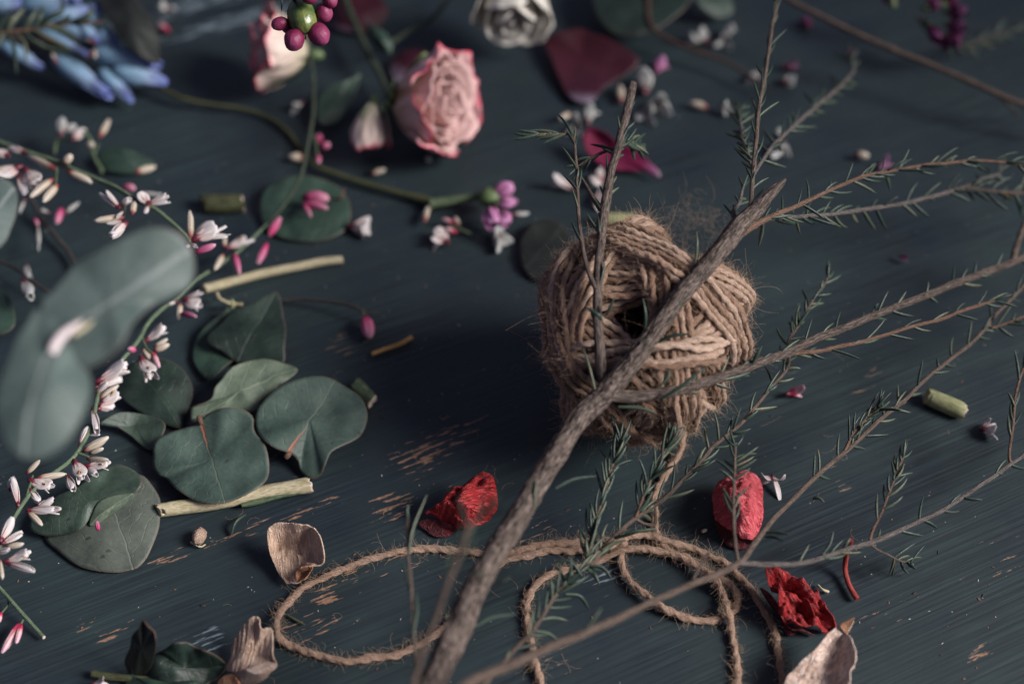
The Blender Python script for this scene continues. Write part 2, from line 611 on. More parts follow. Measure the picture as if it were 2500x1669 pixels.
def mat_leaf(name, base, dark, vein, side=7.0, rough=0.5, rim=None, spots=True, rib=None, veinamt=0.5, trans=0.08):
    s = NT(name)
    uvn = s.n('ShaderNodeTexCoord').outputs['UV']
    sep = s.n('ShaderNodeSeparateXYZ')
    s.l(uvn, sep.inputs[0])
    u, v = sep.outputs[0], sep.outputs[1]
    wob = s.noise(s.coord(src=uvn), 5, 2)
    av = s.math('ABSOLUTE', s.math('ADD', v, s.math('MULTIPLY', s.math('SUBTRACT', wob, 0.5), 0.05)))
    mid = s.math('MULTIPLY', s.math('SUBTRACT', 0.010 if side > 3 else 0.022, av), 160 if side > 3 else 60, clamp=True)
    ph = s.math('ADD', s.math('MULTIPLY', s.math('SUBTRACT', u, s.math('MULTIPLY', av, 1.1)), side), s.math('MULTIPLY', wob, 1.4))
    fr = s.math('ABSOLUTE', s.math('SUBTRACT', s.math('FRACT', ph), 0.5))
    sv = s.math('MULTIPLY', s.math('SUBTRACT', 0.05, fr), 22, clamp=True)
    net = s.n('ShaderNodeTexVoronoi', feature='DISTANCE_TO_EDGE')
    net.inputs['Scale'].default_value = 26
    s.l(s.coord(src=uvn, scale=(1, 1.4, 1)), net.inputs['Vector'])
    nt = s.math('MULTIPLY', s.math('SUBTRACT', 0.05, net.outputs['Distance']), 12, clamp=True)
    ob = s.coord('Object')
    m1 = s.noise(ob, 90, 5, 0.6)
    m2 = s.noise(ob, 700, 2, 0.6)
    col = s.ramp(s.math('ADD', s.math('MULTIPLY', m1, 0.8), s.math('MULTIPLY', m2, 0.2)), [(0.34, dark), (0.56, base), (0.74, tuple(min(1, c * 1.45) for c in base))])
    vv = s.math('ADD', s.math('MULTIPLY', sv, 0.7), s.math('MULTIPLY', nt, 0.22))
    col = s.mix(s.math('MULTIPLY', vv, veinamt), col, vein)
    col = s.mix(s.math('MULTIPLY', mid, 0.8), col, vein)
    if rib:
        rm = s.math('MULTIPLY', s.math('MULTIPLY', s.math('SUBTRACT', s.math('MULTIPLY', s.math('SUBTRACT', 0.42, u), 0.05), av), 140, clamp=True), 1.0)
        col = s.mix(rm, col, rib)
    if spots:
        sp_ = s.math('MULTIPLY', s.math('SUBTRACT', s.noise(ob, 260, 1), 0.73), 30, clamp=True)
        col = s.mix(s.math('MULTIPLY', sp_, 0.7), col, (0.02, 0.018, 0.02))
    at = s.n('ShaderNodeAttribute', attribute_name='rnd').outputs['Fac']
    edge = s.math('MULTIPLY', s.math('SUBTRACT', s.math('ADD', at, s.math('MULTIPLY', s.math('SUBTRACT', m1, 0.5), 0.03)), 0.982), 70, clamp=True)
    col = s.mix(s.math('MULTIPLY', edge, 0.55), col, rim or (0.14, 0.065, 0.05))
    h = s.math('SUBTRACT', s.math('MULTIPLY', m2, 0.25), s.math('ADD', s.math('MULTIPLY', mid, 0.6), s.math('MULTIPLY', vv, 0.5)))
    nb = s.bump(h, 0.45, 0.0007)
    return s.fin(col, rough, nb, 0.4, trans=trans)


def mat_ramp(name, stops, rough=0.55, bs=400, bst=0.4, bd=0.0004, trans=0.18, spec=0.3, stripes=0, mott=0.15, sheen=0.0, bsc=(1, 1, 1)):
    """petal colour that runs from base (u=0) to tip (u=1)"""
    s = NT(name)
    uvn = s.n('ShaderNodeTexCoord').outputs['UV']
    sep = s.n('ShaderNodeSeparateXYZ')
    s.l(uvn, sep.inputs[0])
    ob = s.coord('Object')
    n1 = s.noise(ob, 260, 3)
    fac = s.math('ADD', sep.outputs[0], s.math('MULTIPLY', s.math('SUBTRACT', n1, 0.5), mott))
    col = s.ramp(fac, stops)
    n2 = s.noise(s.coord('Object', bsc), bs, 4, 0.62)
    h = n2
    if stripes:
        st = s.noise(s.coord(src=uvn, scale=(1.2, stripes, 1)), 2.0, 2)
        h = s.math('ADD', n2, st)
        col = s.mix(1.0, col, s.ramp(st, [(0.3, (0.72,) * 3), (0.7, (1.15,) * 3)]), 'MULTIPLY')
    nb = s.bump(h, bst, bd)
    return s.fin(col, rough, nb, spec, trans=trans, sheen=sheen)


def mat_crumple(name, dark, base, light, rough=0.5, spec=0.5, scale=150, sx=(1, 1, 1)):
    """dry wrinkled petal: ridged noise folds"""
    s = NT(name)
    uvn = s.n('ShaderNodeTexCoord').outputs['UV']
    c = s.coord(src=uvn, scale=sx)
    w1 = s.noise(c, scale, 3, 0.55)
    w2 = s.noise(c, scale * 3.1, 3, 0.6)
    r1 = s.math('MULTIPLY', s.math('ABSOLUTE', s.math('SUBTRACT', w1, 0.5)), 5.0, clamp=True)
    r2 = s.math('MULTIPLY', s.math('ABSOLUTE', s.math('SUBTRACT', w2, 0.5)), 5.0, clamp=True)
    r = s.math('SUBTRACT', 1.0, s.math('ADD', s.math('MULTIPLY', r1, 0.6), s.math('MULTIPLY', r2, 0.4)))
    n1 = s.noise(s.coord('Object'), 130, 4)
    col = s.ramp(s.math('ADD', s.math('MULTIPLY', r, 0.5), s.math('MULTIPLY', n1, 0.5)), [(0.32, light), (0.55, base), (0.85, dark)])
    nb = s.bump(s.math('ADD', s.math('MULTIPLY', r, -1.0), s.math('MULTIPLY', s.noise(s.coord('Object'), 900, 3), 0.25)), 0.9, 0.0012)
    return s.fin(col, rough, nb, spec, trans=0.06)


M = {}
M['wood'] = mat_wood()
M['bark'] = mat_bark('grey_bark', (0.0155, 0.0108, 0.0094), (0.0740, 0.0541, 0.0447), (0.1763, 0.1407, 0.1227), 1.0, green=(0.0317, 0.0433, 0.0275))
M['twig'] = mat_bark('brown_twig_bark', (0.0224, 0.0144, 0.0114), (0.0800, 0.0558, 0.0430), (0.1600, 0.1214, 0.1008), 0.7)
M['twig_orange'] = mat_bark('orange_twig_bark', (0.0272, 0.0139, 0.0092), (0.0986, 0.0530, 0.0343), (0.1972, 0.1290, 0.0964), 0.6)
M['twig_grey'] = mat_bark('pale_twig_bark', (0.0230, 0.0189, 0.0172), (0.0820, 0.0693, 0.0633), (0.1771, 0.1614, 0.1515), 0.7)
M['darkstem'] = mat_bark('dark_stem', (0.015, 0.012, 0.012), (0.035, 0.03, 0.03), (0.07, 0.06, 0.055), 0.5)
M['greenstem'] = mat_bark('green_stem', (0.03, 0.045, 0.025), (0.07, 0.10, 0.055), (0.12, 0.16, 0.09), 0.4)
M['broomstem'] = mat_bark('ribbed_green_stem', (0.04, 0.07, 0.04), (0.09, 0.13, 0.08), (0.17, 0.22, 0.14), 0.6)
M['olive'] = mat_bark('olive_stem', (0.02, 0.022, 0.01), (0.045, 0.05, 0.022), (0.075, 0.08, 0.036), 0.4)
M['palestem'] = mat_bark('pale_cut_stem', (0.2520, 0.2250, 0.1260), (0.3870, 0.3420, 0.2160), (0.4860, 0.4410, 0.3330), 0.25)
M['palegreen'] = mat_bark('pale_green_stem', (0.17, 0.18, 0.085), (0.25, 0.26, 0.13), (0.33, 0.34, 0.20), 0.15)
M['pith'] = mat_bark('cut_pith', (0.42, 0.30, 0.22), (0.60, 0.48, 0.38), (0.70, 0.60, 0.50), 0.3)
M['joint'] = mat_bark('pale_leaf_joint', (0.40, 0.33, 0.33), (0.60, 0.52, 0.53), (0.68, 0.62, 0.62), 0.2)
M['jute'] = mat_jute()
M['hair'] = mat_hair('jute_fibre', (0.50, 0.36, 0.25))
s_ = NT('needle_green')
at_ = s_.n('ShaderNodeAttribute', attribute_name='rnd').outputs['Fac']
c_ = s_.ramp(s_.math('ADD', s_.math('MULTIPLY', at_, 0.6), s_.math('MULTIPLY', s_.noise(s_.coord('Object'), 400, 2), 0.4)),
             [(0.2, (0.016, 0.030, 0.023)), (0.6, (0.036, 0.058, 0.042)), (0.80, (0.080, 0.095, 0.060)), (0.86, (0.13, 0.085, 0.045))])
M['needle'] = s_.fin(c_, 0.45, s_.bump(s_.noise(s_.coord('Object'), 1500, 2), 0.4, 0.0003), 0.4, trans=0.06)

# ---------------------------------------------------------------- the table
mb = MB()
x0, x1, y0, y1, zt = -0.75, 0.75, -0.62, 0.85, -0.03
V = [(x0, y0, 0), (x1, y0, 0), (x1, y1, 0), (x0, y1, 0), (x0, y0, zt), (x1, y0, zt), (x1, y1, zt), (x0, y1, zt)]
mb.add(V, [(0, 1, 2, 3), (7, 6, 5, 4), (0, 4, 5, 1), (1, 5, 6, 2), (2, 6, 7, 3), (3, 7, 4, 0)])
tb = build('table_surface', mb, M['wood'], None, False, kind='structure')
# keep the wood pattern in world coordinates
off = np.array(tb.location)
tb.data.transform(__import__('mathutils').Matrix.Translation(Vector(off)))
tb.location = (0, 0, 0)
tag(tb, 'dark blue green painted wooden board with ridged grain and chipped paint', 'table')

# ---------------------------------------------------------------- the twine ball
BALLSEED = 14
rg = random.Random(BALLSEED)
RB = 0.0398
RS = 0.00104
d0 = ray(1567, 822)
tt = (RB - CAM.z) / d0[2]
OB = np.array([CAM.x, CAM.y, CAM.z]) + d0 * tt


def ball_hit(x, y):
    d = unit(ray(x, y))
    oc = np.array([CAM.x, CAM.y, CAM.z]) - OB
    b = oc.dot(d)
    c = oc.dot(oc) - RB * RB
    q = b * b - c
    if q < 0: return None
    return np.array([CAM.x, CAM.y, CAM.z]) + d * (-b - math.sqrt(q))


hole = ball_hit(1535, 758)
A0 = unit(hole - OB)
E1 = unit(np.cross(A0, [0.3, 0.2, 1]))
E2 = np.cross(A0, E1)
NSM = 110
th = np.linspace(0, 2 * math.pi, NSM, endpoint=False)
allD, allR = np.zeros((0, 3)), np.zeros(0)
strands = []
k = 0
while k < 110:
    last = k
    psi = k * 2.399 + rg.uniform(-0.25, 0.25)
    rho = math.radians(rg.choice((9, 12, 15, 19, 24, 30)) + rg.uniform(-2, 3))
    nb_ = rg.choice((4, 5, 6))
    nrm = A0 * math.sin(rho) + (E1 * math.cos(psi) + E2 * math.sin(psi)) * math.cos(rho)
    p = unit(np.cross(nrm, A0))
    q = np.cross(nrm, p)
    lastR = []
    for i in range(nb_):
        cur = 0.0255 if not len(allR) else max(0.0255, float(np.mean(allR[-500:])))
        dl = -(i + 0.3) * (2 * RS * 1.06) / cur + rg.uniform(-0.012, 0.012)
        tilt = rg.uniform(-0.035, 0.035)
        nn = unit(nrm + p * tilt)
        D = math.cos(dl) * (np.cos(th)[:, None] * unit(np.cross(np.cross(nn, p), nn))[None] + np.sin(th)[:, None] * np.cross(nn, unit(np.cross(np.cross(nn, p), nn)))[None]) + math.sin(dl) * nn
        ph, am = rg.uniform(0, 6), rg.uniform(0.008, 0.024)
        D = D + nn[None] * (am * (np.sin(3 * th + ph) + 0.7 * np.sin(7 * th + ph * 2) + 0.5 * np.sin(13 * th + ph * 3)))[:, None]
        D /= np.linalg.norm(D, axis=1)[:, None]
        need = np.full(NSM, 0.0245)
        if len(allR):
            cs = np.clip(D @ allD.T, -1, 1)
            ii, jj = np.nonzero(cs > math.cos(2 * RS / 0.0245))
            dd = np.arccos(cs[ii, jj]) * allR[jj]
            ok = dd < 2 * RS * 0.98
            val = allR[jj] + np.sqrt(np.maximum((2 * RS * 0.9) ** 2 - dd * dd * 0.85, 0)) * 0.8
            np.maximum.at(need, ii[ok], val[ok])
        e = need.copy()
        for sft in (-2, -1, 1, 2):
            e = np.maximum(e, np.roll(need, sft) - abs(sft) * 0.0003)
        for _ in range(5):
            e = 0.5 * e + 0.25 * np.roll(e, 1) + 0.25 * np.roll(e, -1)
        strands.append((D, e))
        lastR.append(e.mean())
        allD = np.vstack([allD, D])
        allR = np.r_[allR, e]
    k += 1
    if np.mean(lastR) > RB - 0.0014:
        break
top = max(e.max() for D, e in strands)
print('ball batches', k, 'strands', len(strands), 'max r', top, 'mean', np.mean([e.mean() for D, e in strands[-20:]]))
# even out the low frequency shape so that the ball stays round
Dk = np.vstack([D[::3] for D, e in strands[-130:]]); Ek = np.concatenate([e[::3] for D, e in strands[-130:]])
def rounded(D, e):
    w = np.exp(14 * (D @ Dk.T - 1)) * np.exp((Ek - 0.04) * 500)[None]
    S = (w * Ek[None]).sum(1) / w.sum(1)
    return e * (0.0385 / S) ** 0.85
strands = [(D, rounded(D, e)) for D, e in strands]
fit = (RB + 0.0006 - RS) / np.percentile(np.concatenate([e for D, e in strands[-50:]]), 85)
ball = thing('twine_ball', (OB[0], OB[1], 0), 'round ball of rough brown jute twine under the forked woody branch', 'twine ball')
mb = MB()
HP, HN, HT = [], [], []
for D, e in strands[-260:]:
    e = e * fit * 0.94
    P = OB + D * e[:, None]
    P[:, 2] = np.maximum(P[:, 2], RS)
    Pc = np.vstack([P, P[:1]])
    Pc = spline(Pc, 300)
    rn = rg.random()
    rad = RS * rg.uniform(0.86, 1.12) * (1 + 0.12 * np.sin(np.linspace(0, 2 * math.pi * rg.randint(9, 17), 300) + rg.random() * 6))
    tube(mb, Pc, rad, 10, False, lobes=2, lob=0.19, pitch=0.0085 * rg.uniform(0.85, 1.2), rnd=rn)
    HP.append(P[e > 0.031]); HN.append(D[e > 0.031]); HT.append((np.roll(P, -1, 0) - P)[e > 0.031])
build('winding', mb, M['jute'], ball)


def fuzz(mb, P, N, T, count, rg, lmin=0.002, lmax=0.007, r=0.00004, off=RS, curl=1.0, flat_z=False):
    for _ in range(count):
        i = rg.randrange(len(P))
        n = unit(N[i]); t = unit(T[i]) * rg.choice((-1, 1))
        b = np.cross(n, t)
        a = rg.uniform(-1.4, 1.4)
        o = n * math.cos(a) + b * math.sin(a)
        p = P[i] + o * off * 0.8
        L = rg.uniform(lmin, lmax) * (1 if rg.random() < 0.85 else 1.9)
        d = unit(t * rg.uniform(0.2, 1.2) + o * rg.uniform(0.2, 1.0) + b * rg.uniform(-0.4, 0.4))
        ax = unit(np.array([rg.gauss(0, 1) for _ in range(3)]))
        w = rg.uniform(-0.5, 0.5) * curl
        ns = 6
        pts = [p.copy()]
        for q in range(ns):
            d = unit(d + np.cross(ax, d) * w + np.array([rg.gauss(0, 0.12) for _ in range(3)]))
            p = p + d * L / ns
            if p[2] < 0.0003: p[2] = 0.0003
            pts.append(p.copy())
        tube(mb, np.array(pts), np.linspace(r, r * 0.5, ns + 1), 3, False)


mb = MB()
HP, HN, HT = np.vstack(HP), np.vstack(HN), np.vstack(HT)
vis = (HN @ VIEW) > -0.25
fuzz(mb, HP[vis], HN[vis], HT[vis], 15000, rg, 0.0012, 0.0050)
fuzz(mb, HP[vis], HN[vis], HT[vis], 130, rg, 0.008, 0.016, 0.00004)
# the loose wisp of fibre behind the top of the ball
C0 = U(1700, 545, 40)
for _ in range(90):
    p = C0 + np.array([rg.gauss(0, 0.007), rg.gauss(0, 0.004), rg.gauss(0, 0.003)])
    d = unit(np.array([rg.gauss(0, 1), rg.gauss(0, .8), rg.gauss(0, .8)]))
    ax = unit(np.array([rg.gauss(0, 1), rg.gauss(0, 1), rg.gauss(0, 1)]))
    pts = [p]
    for q in range(12):
        d = unit(d + np.cross(ax, d) * 0.35)
        p = p + d * 0.0010
        pts.append(p)
    tube(mb, np.array(pts), 0.000024, 3, False)
build('loose_fibres', mb, M['hair'], ball, kind='stuff')

# ---------------------------------------------------------------- loose twine on the table
RT = 0.00110


def twine(name, pts, label, seed, n=700, cnt=1700):
    rg = random.Random(seed)
    A = [U(x, y, h) for x, y, h in pts]
    P = spline(A, n)
    for i in range(n):
        P[i] += np.array([nz(P[i], 130, seed), nz(P[i], 130, seed + 3), 0]) * 0.0006
    P[:, 2] = np.maximum(P[:, 2], RT)
    t = thing(name, P[0], label, 'twine', 'loose lengths of twine on the table')
    mb = MB()
    rr_ = np.array([RT * (1 + 0.30 * nz(P[i], 160, seed + 40) + 0.16 * nz(P[i], 500, seed)) for i in range(n)])
    tube(mb, P, rr_, 14, True, lobes=2, lob=0.15, pitch=0.0094, rnd=0.5)
    build('strand', mb, M['jute'], t)
    T, N, B = frames(P)
    mb = MB()
    up = np.zeros_like(P); up[:, 2] = 1
    sd = np.cross(T, up)
    NN = np.array([unit(up[i] * 0.6 + sd[i] * random.Random(i + seed).uniform(-1.3, 1.3)) for i in range(n)])
    fuzz(mb, P, NN, T, cnt, rg, 0.0012, 0.0045, 0.00004, curl=1.3)
    build('loose_fibres', mb, M['hair'], t, kind='stuff')
    return t


twine('twine_length', [(1669, 1040, 6), (1658, 1105, 3), (1632, 1148, 1), (1606, 1190, 1), (1598, 1250, 1), (1618, 1330, 2), (1675, 1368, 3), (1743, 1402, 4), (1787, 1430, 3), (1803, 1462, 2),
                       (1785, 1495, 1), (1730, 1514, 1), (1660, 1505, 2), (1589, 1462, 3), (1540, 1420, 2), (1518, 1372, 2), (1522, 1318, 4), (1475, 1320, 3), (1410, 1324, 1), (1303, 1333, 1),
                       (1210, 1356, 1), (1110, 1343, 1), (1012, 1342, 1), (932, 1355, 1), (852, 1381, 1), (785, 1411, 1), (732, 1443, 1), (692, 1482, 2), (677, 1520, 4), (684, 1556, 4), (715, 1578, 1), (758, 1595, 1),
                       (838, 1611, 1), (905, 1607, 1), (985, 1590, 1), (1065, 1548, 1), (1120, 1490, 1), (1165, 1430, 1), (1210, 1385, 1), (1250, 1363, 1), (1330, 1347, 1), (1410, 1341, 2), (1475, 1337, 5), (1533, 1308, 5),
                       (1570, 1306, 3), (1623, 1319, 3), (1700, 1343, 1), (1761, 1368, 1), (1795, 1396, 1), (1823, 1422, 1), (1852, 1466, 1), (1880, 1515, 1), (1899, 1575, 1), (1908, 1640, 1), (1912, 1740, 1)],
      'long brown twine looping from the ball round both sides of the thick branch', 11, 1500, 3300)
twine('twine_length', [(1325, 1740, 1), (1319, 1669, 1), (1303, 1600, 1), (1289, 1545, 1), (1285, 1500, 1), (1290, 1455, 1), (1316, 1422, 1), (1357, 1398, 1), (1420, 1385, 1), (1474, 1366, 2), (1517, 1345, 4), (1570, 1339, 4),
                       (1637, 1352, 2), (1677, 1366, 1), (1717, 1390, 4), (1749, 1418, 5), (1767, 1454, 2), (1779, 1495, 4), (1786, 1544, 1), (1797, 1600, 1), (1801, 1669, 1), (1800, 1740, 1)],
      'shorter brown twine arching between the two lower edge crossings beneath the twigs', 12, 700, 1300)

# ---------------------------------------------------------------- branches
def twig(parent, name, pts, m, seed, n=60, sides=10, ridge=0.0, wob=0.0003, need=None, label=None):
    P, R = pathU(pts, n, wob, seed)
    # nodes: slight swellings
    r2 = random.Random(seed)
    if not ridge:
        for _ in range(max(2, n // 9)):
            c = r2.randrange(n)
            R = R * (1 + 0.16 * np.exp(-((np.arange(n) - c) / 1.0) ** 2))
    mb = MB()
    tube(mb, P, R, sides, True, ridge=ridge, rs=seed)
    o = build(name, mb, M[m], parent, label=label)
    if need:
        mb = MB()
        px = PX(pts[len(pts) // 2][0], pts[len(pts) // 2][1], pts[len(pts) // 2][2])
        needles(mb, P, need.get('L', 58) * px, need.get('w', 9) * px, need.get('gap', 22) * px, r2, need.get('t0', 0), need.get('t1', 1.0), need.get('out', 0.8), need.get('lift', 0.6), need.get('tuft', True))
        build('needle_leaves', mb, M['needle'], o)
    return o


br = thing('woody_branch', U(1180, 1500, 45), 'thick forked woody branch with grey brown bark leaning across the twine ball', 'branch')
twig(br, 'bough', [(960, 1800, 38, 74), (1050, 1669, 42, 70), (1110, 1545, 45, 66), (1180, 1400, 48, 60), (1270, 1250, 51, 57), (1350, 1120, 54, 54), (1425, 1010, 57, 54), (1488, 945, 60, 56), (1560, 860, 66, 50), (1610, 790, 71, 47),
                   (1680, 700, 76, 44), (1740, 630, 79, 46), (1800, 560, 81, 44), (1845, 512, 82, 37), (1880, 472, 83, 27), (1904, 448, 84, 17), (1916, 436, 84, 6)], 'bark', 3, 460, 48, 0.15, 0.0005)
twig(br, 'twig', [(1482, 958, 59, 30), (1468, 900, 61, 27), (1462, 820, 67, 25), (1458, 740, 72, 23), (1462, 640, 77, 22), (1470, 560, 79, 22), (1478, 500, 80, 25), (1490, 430, 81, 21), (1508, 360, 82, 21), (1530, 280, 84, 22), (1546, 207, 85, 21)],
     'bark', 5, 240, 28, 0.085, 0.0003, dict(gap=95, L=52, w=10, t0=.05, t1=.95, tuft=False, out=.7, lift=.5))
twig(br, 'twig', [(1490, 965, 59, 34), (1545, 968, 58, 31), (1600, 962, 57, 29), (1680, 945, 55, 27), (1760, 920, 54, 25), (1850, 888, 52, 24), (1920, 862, 50, 23), (1987, 829, 47, 22), (2088, 789, 43, 20), (2168, 757, 40, 19), (2274, 715, 36, 19), (2380, 673, 32, 20), (2474, 638, 28, 20), (2560, 600, 24, 20)],
     'bark', 7, 300, 24, 0.08, 0.0003, dict(gap=80, L=56, w=10, t0=.1, out=.75, lift=.5))
twig(br, 'twig', [(2472, 640, 28, 18), (2482, 600, 28, 14), (2500, 550, 30, 13), (2530, 480, 30, 12)], 'twig', 8)
twig(br, 'twig', [(1456, 708, 74, 15), (1436, 660, 76, 11), (1420, 590, 77, 10), (1412, 523, 78, 9), (1410, 470, 79, 8), (1409, 417, 80, 8), (1404, 372, 80, 7), (1402, 335, 80, 7)],
     'twig', 9, 60, 10, 0, 0.0003, dict(gap=46, L=60, w=9, t0=.25, out=.45, lift=.5))
twig(br, 'twig', [(1402, 345, 80, 6), (1392, 329, 80, 5), (1355, 328, 80, 5), (1316, 327, 80, 5)], 'twig_orange', 10, 24, 8, 0, 0.0002, dict(gap=24, L=62, w=9, t0=.1, out=.4, lift=.4))
twig(br, 'twig', [(1503, 362, 81, 10), (1473, 372, 79, 8), (1436, 390, 77, 7), (1412, 405, 76, 5)], 'twig', 11, 24, 8, 0, 0.0002, dict(gap=30, L=52, w=9, out=.7))
twig(br, 'twig', [(1467, 512, 79, 16), (1448, 482, 79, 12), (1432, 455, 79, 9), (1416, 430, 78, 6)], 'bark', 13, 30, 12, 0.08, 0.0002)
twig(br, 'twig', [(1500, 372, 82, 8), (1525, 350, 80, 6), (1548, 352, 74, 5), (1560, 360, 70, 4)], 'twig', 14, 20, 8, 0, 0.0002, dict(gap=13, L=56, w=9, out=.5))
twig(br, 'twig', [(1765, 612, 78, 15), (1800, 578, 78, 18), (1840, 552, 77, 17), (1891, 527, 74, 13), (1955, 497, 70, 11), (2013, 470, 67, 10), (2061, 449, 66, 9), (2115, 430, 65, 9), (2194, 414, 62, 8), (2274, 402, 60, 9), (2354, 393, 58, 8), (2420, 394, 56, 8), (2510, 403, 54, 8), (2580, 415, 52, 6)],
     'twig_orange', 15, 130, 10, 0, 0.0004, dict(gap=30, L=58, w=8, t0=.15, out=.75, lift=.6), label='reddish brown needle twig')
twig(br, 'twig', [(1800, 578, 79, 16), (1845, 549, 76, 13), (1891, 534, 70, 10), (2003, 525, 58, 10), (2101, 513, 50, 10), (2176, 502, 46, 10), (2274, 481, 42, 11), (2354, 457, 38, 11), (2402, 437, 34, 10), (2440, 425, 32, 7)],
     'twig_grey', 16, 110, 10, 0, 0.0004, dict(gap=38, L=58, w=8, t0=.1, out=.85))
twig(br, 'twig', [(2360, 458, 38, 9), (2430, 468, 34, 8), (2500, 474, 30, 8), (2570, 480, 26, 7)], 'twig', 17, 40, 8, 0, 0.0003, dict(gap=24, L=60, w=9, out=.9))
twig(br, 'twig', [(1822, 530, 82, 14), (1833, 490, 82, 11), (1838, 417, 83, 11), (1846, 346, 84, 11), (1851, 279, 85, 10), (1865, 200, 86, 10), (1876, 133, 87, 9), (1884, 70, 88, 9), (1894, 20, 88, 8), (1903, -40, 88, 7)],
     'twig', 18, 120, 10, 0, 0.0003, dict(gap=36, L=56, w=8, t0=.05, out=.5, tuft=False))
twig(br, 'twig', [(1838, 430, 80, 9), (1860, 395, 72, 9), (1880, 365, 66, 9), (1928, 317, 55, 9), (1976, 274, 46, 10), (2024, 234, 38, 9), (2061, 202, 32, 8), (2083, 172, 28, 7), (2080, 140, 26, 5)],
     'twig_grey', 19, 90, 10, 0, 0.0003, dict(gap=38, L=54, w=8, t0=.1, out=.8))
twig(br, 'twig', [(1836, 415, 80, 8), (1826, 370, 74, 8), (1812, 330, 66, 8), (1806, 285, 58, 7), (1806, 262, 54, 5)], 'twig_grey', 20, 50, 8, 0, 0.0003, dict(gap=24, L=46, w=8, out=.8))
twig(br, 'twig', [(1800, 560, 80, 14), (1790, 520, 76, 11), (1806, 490, 70, 9), (1815, 455, 66, 7)], 'twig_grey', 21, 40, 8, 0, 0.0003, dict(gap=40, L=50, w=8, out=.5))
twig(br, 'twig', [(1905, 872, 50, 12), (1950, 862, 48, 11), (2003, 857, 46, 11), (2072, 842, 44, 10), (2128, 827, 42, 9), (2208, 803, 40, 9), (2301, 776, 38, 9), (2380, 747, 36, 9), (2428, 735, 35, 7)],
     'twig_orange', 22, 110, 10, 0, 0.0004, dict(gap=48, L=58, w=8, t0=.1, out=.6))
twig(br, 'twig', [(1700, 690, 78, 8), (1690, 640, 82, 7), (1698, 590, 84, 8)], 'needle', 23, 16, 8) if False else None
# single leaves standing on the bough
mb = MB()
rgn = random.Random(77)
def leafU(mb, pts, w=12):
    P = spline([U(*p) for p in pts], 10)
    px = PX(*pts[0])
    t = np.linspace(0, 1, 10)
    tube(mb, P, w * 0.5 * px * np.maximum(np.sin(np.pi * (t * 0.78 + 0.18)) ** 0.6, 0.2), 7, True, flat=0.6, rnd=rgn.random())
for pts in ([(1697, 640, 80), (1702, 600, 84), (1700, 565, 86)], [(1573, 808, 70), (1577, 770, 76), (1570, 728, 79)], [(1605, 836, 68), (1640, 820, 71), (1682, 815, 72)],
            [(1510, 993, 57), (1560, 996, 57), (1602, 1008, 56)], [(1610, 975, 58), (1660, 945, 62), (1720, 896, 66)],
            [(1612, 942, 60), (1630, 920, 62), (1635, 900, 64)], [(1838, 885, 54), (1850, 862, 58), (1860, 845, 60)], [(1763, 928, 54), (1800, 920, 53), (1830, 910, 52)],
            [(1356, 1192, 51), (1400, 1170, 51), (1456, 1162, 50)], [(1160, 1530, 44), (1200, 1508, 44), (1258, 1498, 43)], [(1218, 1422, 46), (1235, 1415, 47), (1246, 1407, 48)],
            [(1305, 1240, 52), (1306, 1200, 55), (1310, 1172, 56)], [(1480, 770, 72), (1492, 745, 75), (1500, 726, 77)], [(1452, 950, 62), (1438, 895, 66), (1424, 850, 68)],
            [(1468, 780, 73), (1462, 770, 75), (1432, 750, 76)], [(1075, 1600, 42), (1088, 1540, 46), (1092, 1490, 48)], [(1458, 545, 79), (1463, 570, 80), (1461, 520, 80)]):
    leafU(mb, pts, 12)
build('needle_leaves', mb, M['needle'], br)

b2 = thing('needle_twig', U(1410, 1552, 40), 'long brown needle twig in front that forks beside the red petal', 'twig', 'needle twigs over the table')
twig(b2, 'twig', [(1060, 1730, 62, 30), (1150, 1664, 58, 27), (1250, 1620, 54, 25), (1410, 1552, 50, 21), (1500, 1512, 47, 20), (1590, 1468, 43, 17), (1703, 1421, 38, 17), (1804, 1374, 33, 16), (1840, 1330, 32, 15), (1873, 1286, 31, 14), (1902, 1251, 30, 13), (1980, 1173, 28, 13),
                   (2061, 1105, 26, 12), (2141, 1031, 25, 11), (2208, 975, 24, 11), (2247, 938, 24, 10), (2327, 869, 23, 10), (2375, 834, 22, 10), (2434, 765, 22, 10), (2500, 696, 22, 10), (2580, 610, 22, 9)],
     'twig', 31, 260, 14, 0.03, 0.0004, dict(gap=60, L=56, w=10, t0=.5, out=.85, lift=.5))
twig(b2, 'twig', [(1804, 1374, 33, 14), (1875, 1377, 30, 14), (1968, 1371, 27, 13), (2061, 1344, 25, 13), (2123, 1323, 24, 14), (2171, 1307, 23, 13), (2213, 1286, 22, 12), (2288, 1251, 21, 12), (2340, 1220, 20, 11), (2420, 1166, 19, 11), (2468, 1132, 18, 10), (2510, 1104, 17, 10), (2580, 1060, 16, 9)],
     'twig_grey', 32, 170, 12, 0.02, 0.0004, dict(gap=85, L=56, w=10, t0=.12, out=.8, lift=.5))
twig(b2, 'twig', [(1803, 1372, 33, 9), (1797, 1345, 34, 9), (1791, 1291, 36, 9), (1790, 1240, 38, 9), (1793, 1175, 40, 8), (1795, 1120, 41, 7), (1796, 1088, 42, 6)],
     'twig', 33, 70, 10, 0, 0.0003, dict(gap=30, L=52, w=9, t0=.3, out=.95, lift=.4))
twig(b2, 'twig', [(2468, 1132, 18, 8), (2464, 1110, 19, 7), (2471, 1052, 21, 7), (2479, 967, 24, 7), (2490, 920, 26, 6), (2505, 880, 28, 5)], 'twig_orange', 34, 60, 10, 0, 0.0003, dict(gap=34, L=54, w=10, t0=.2, out=.6))
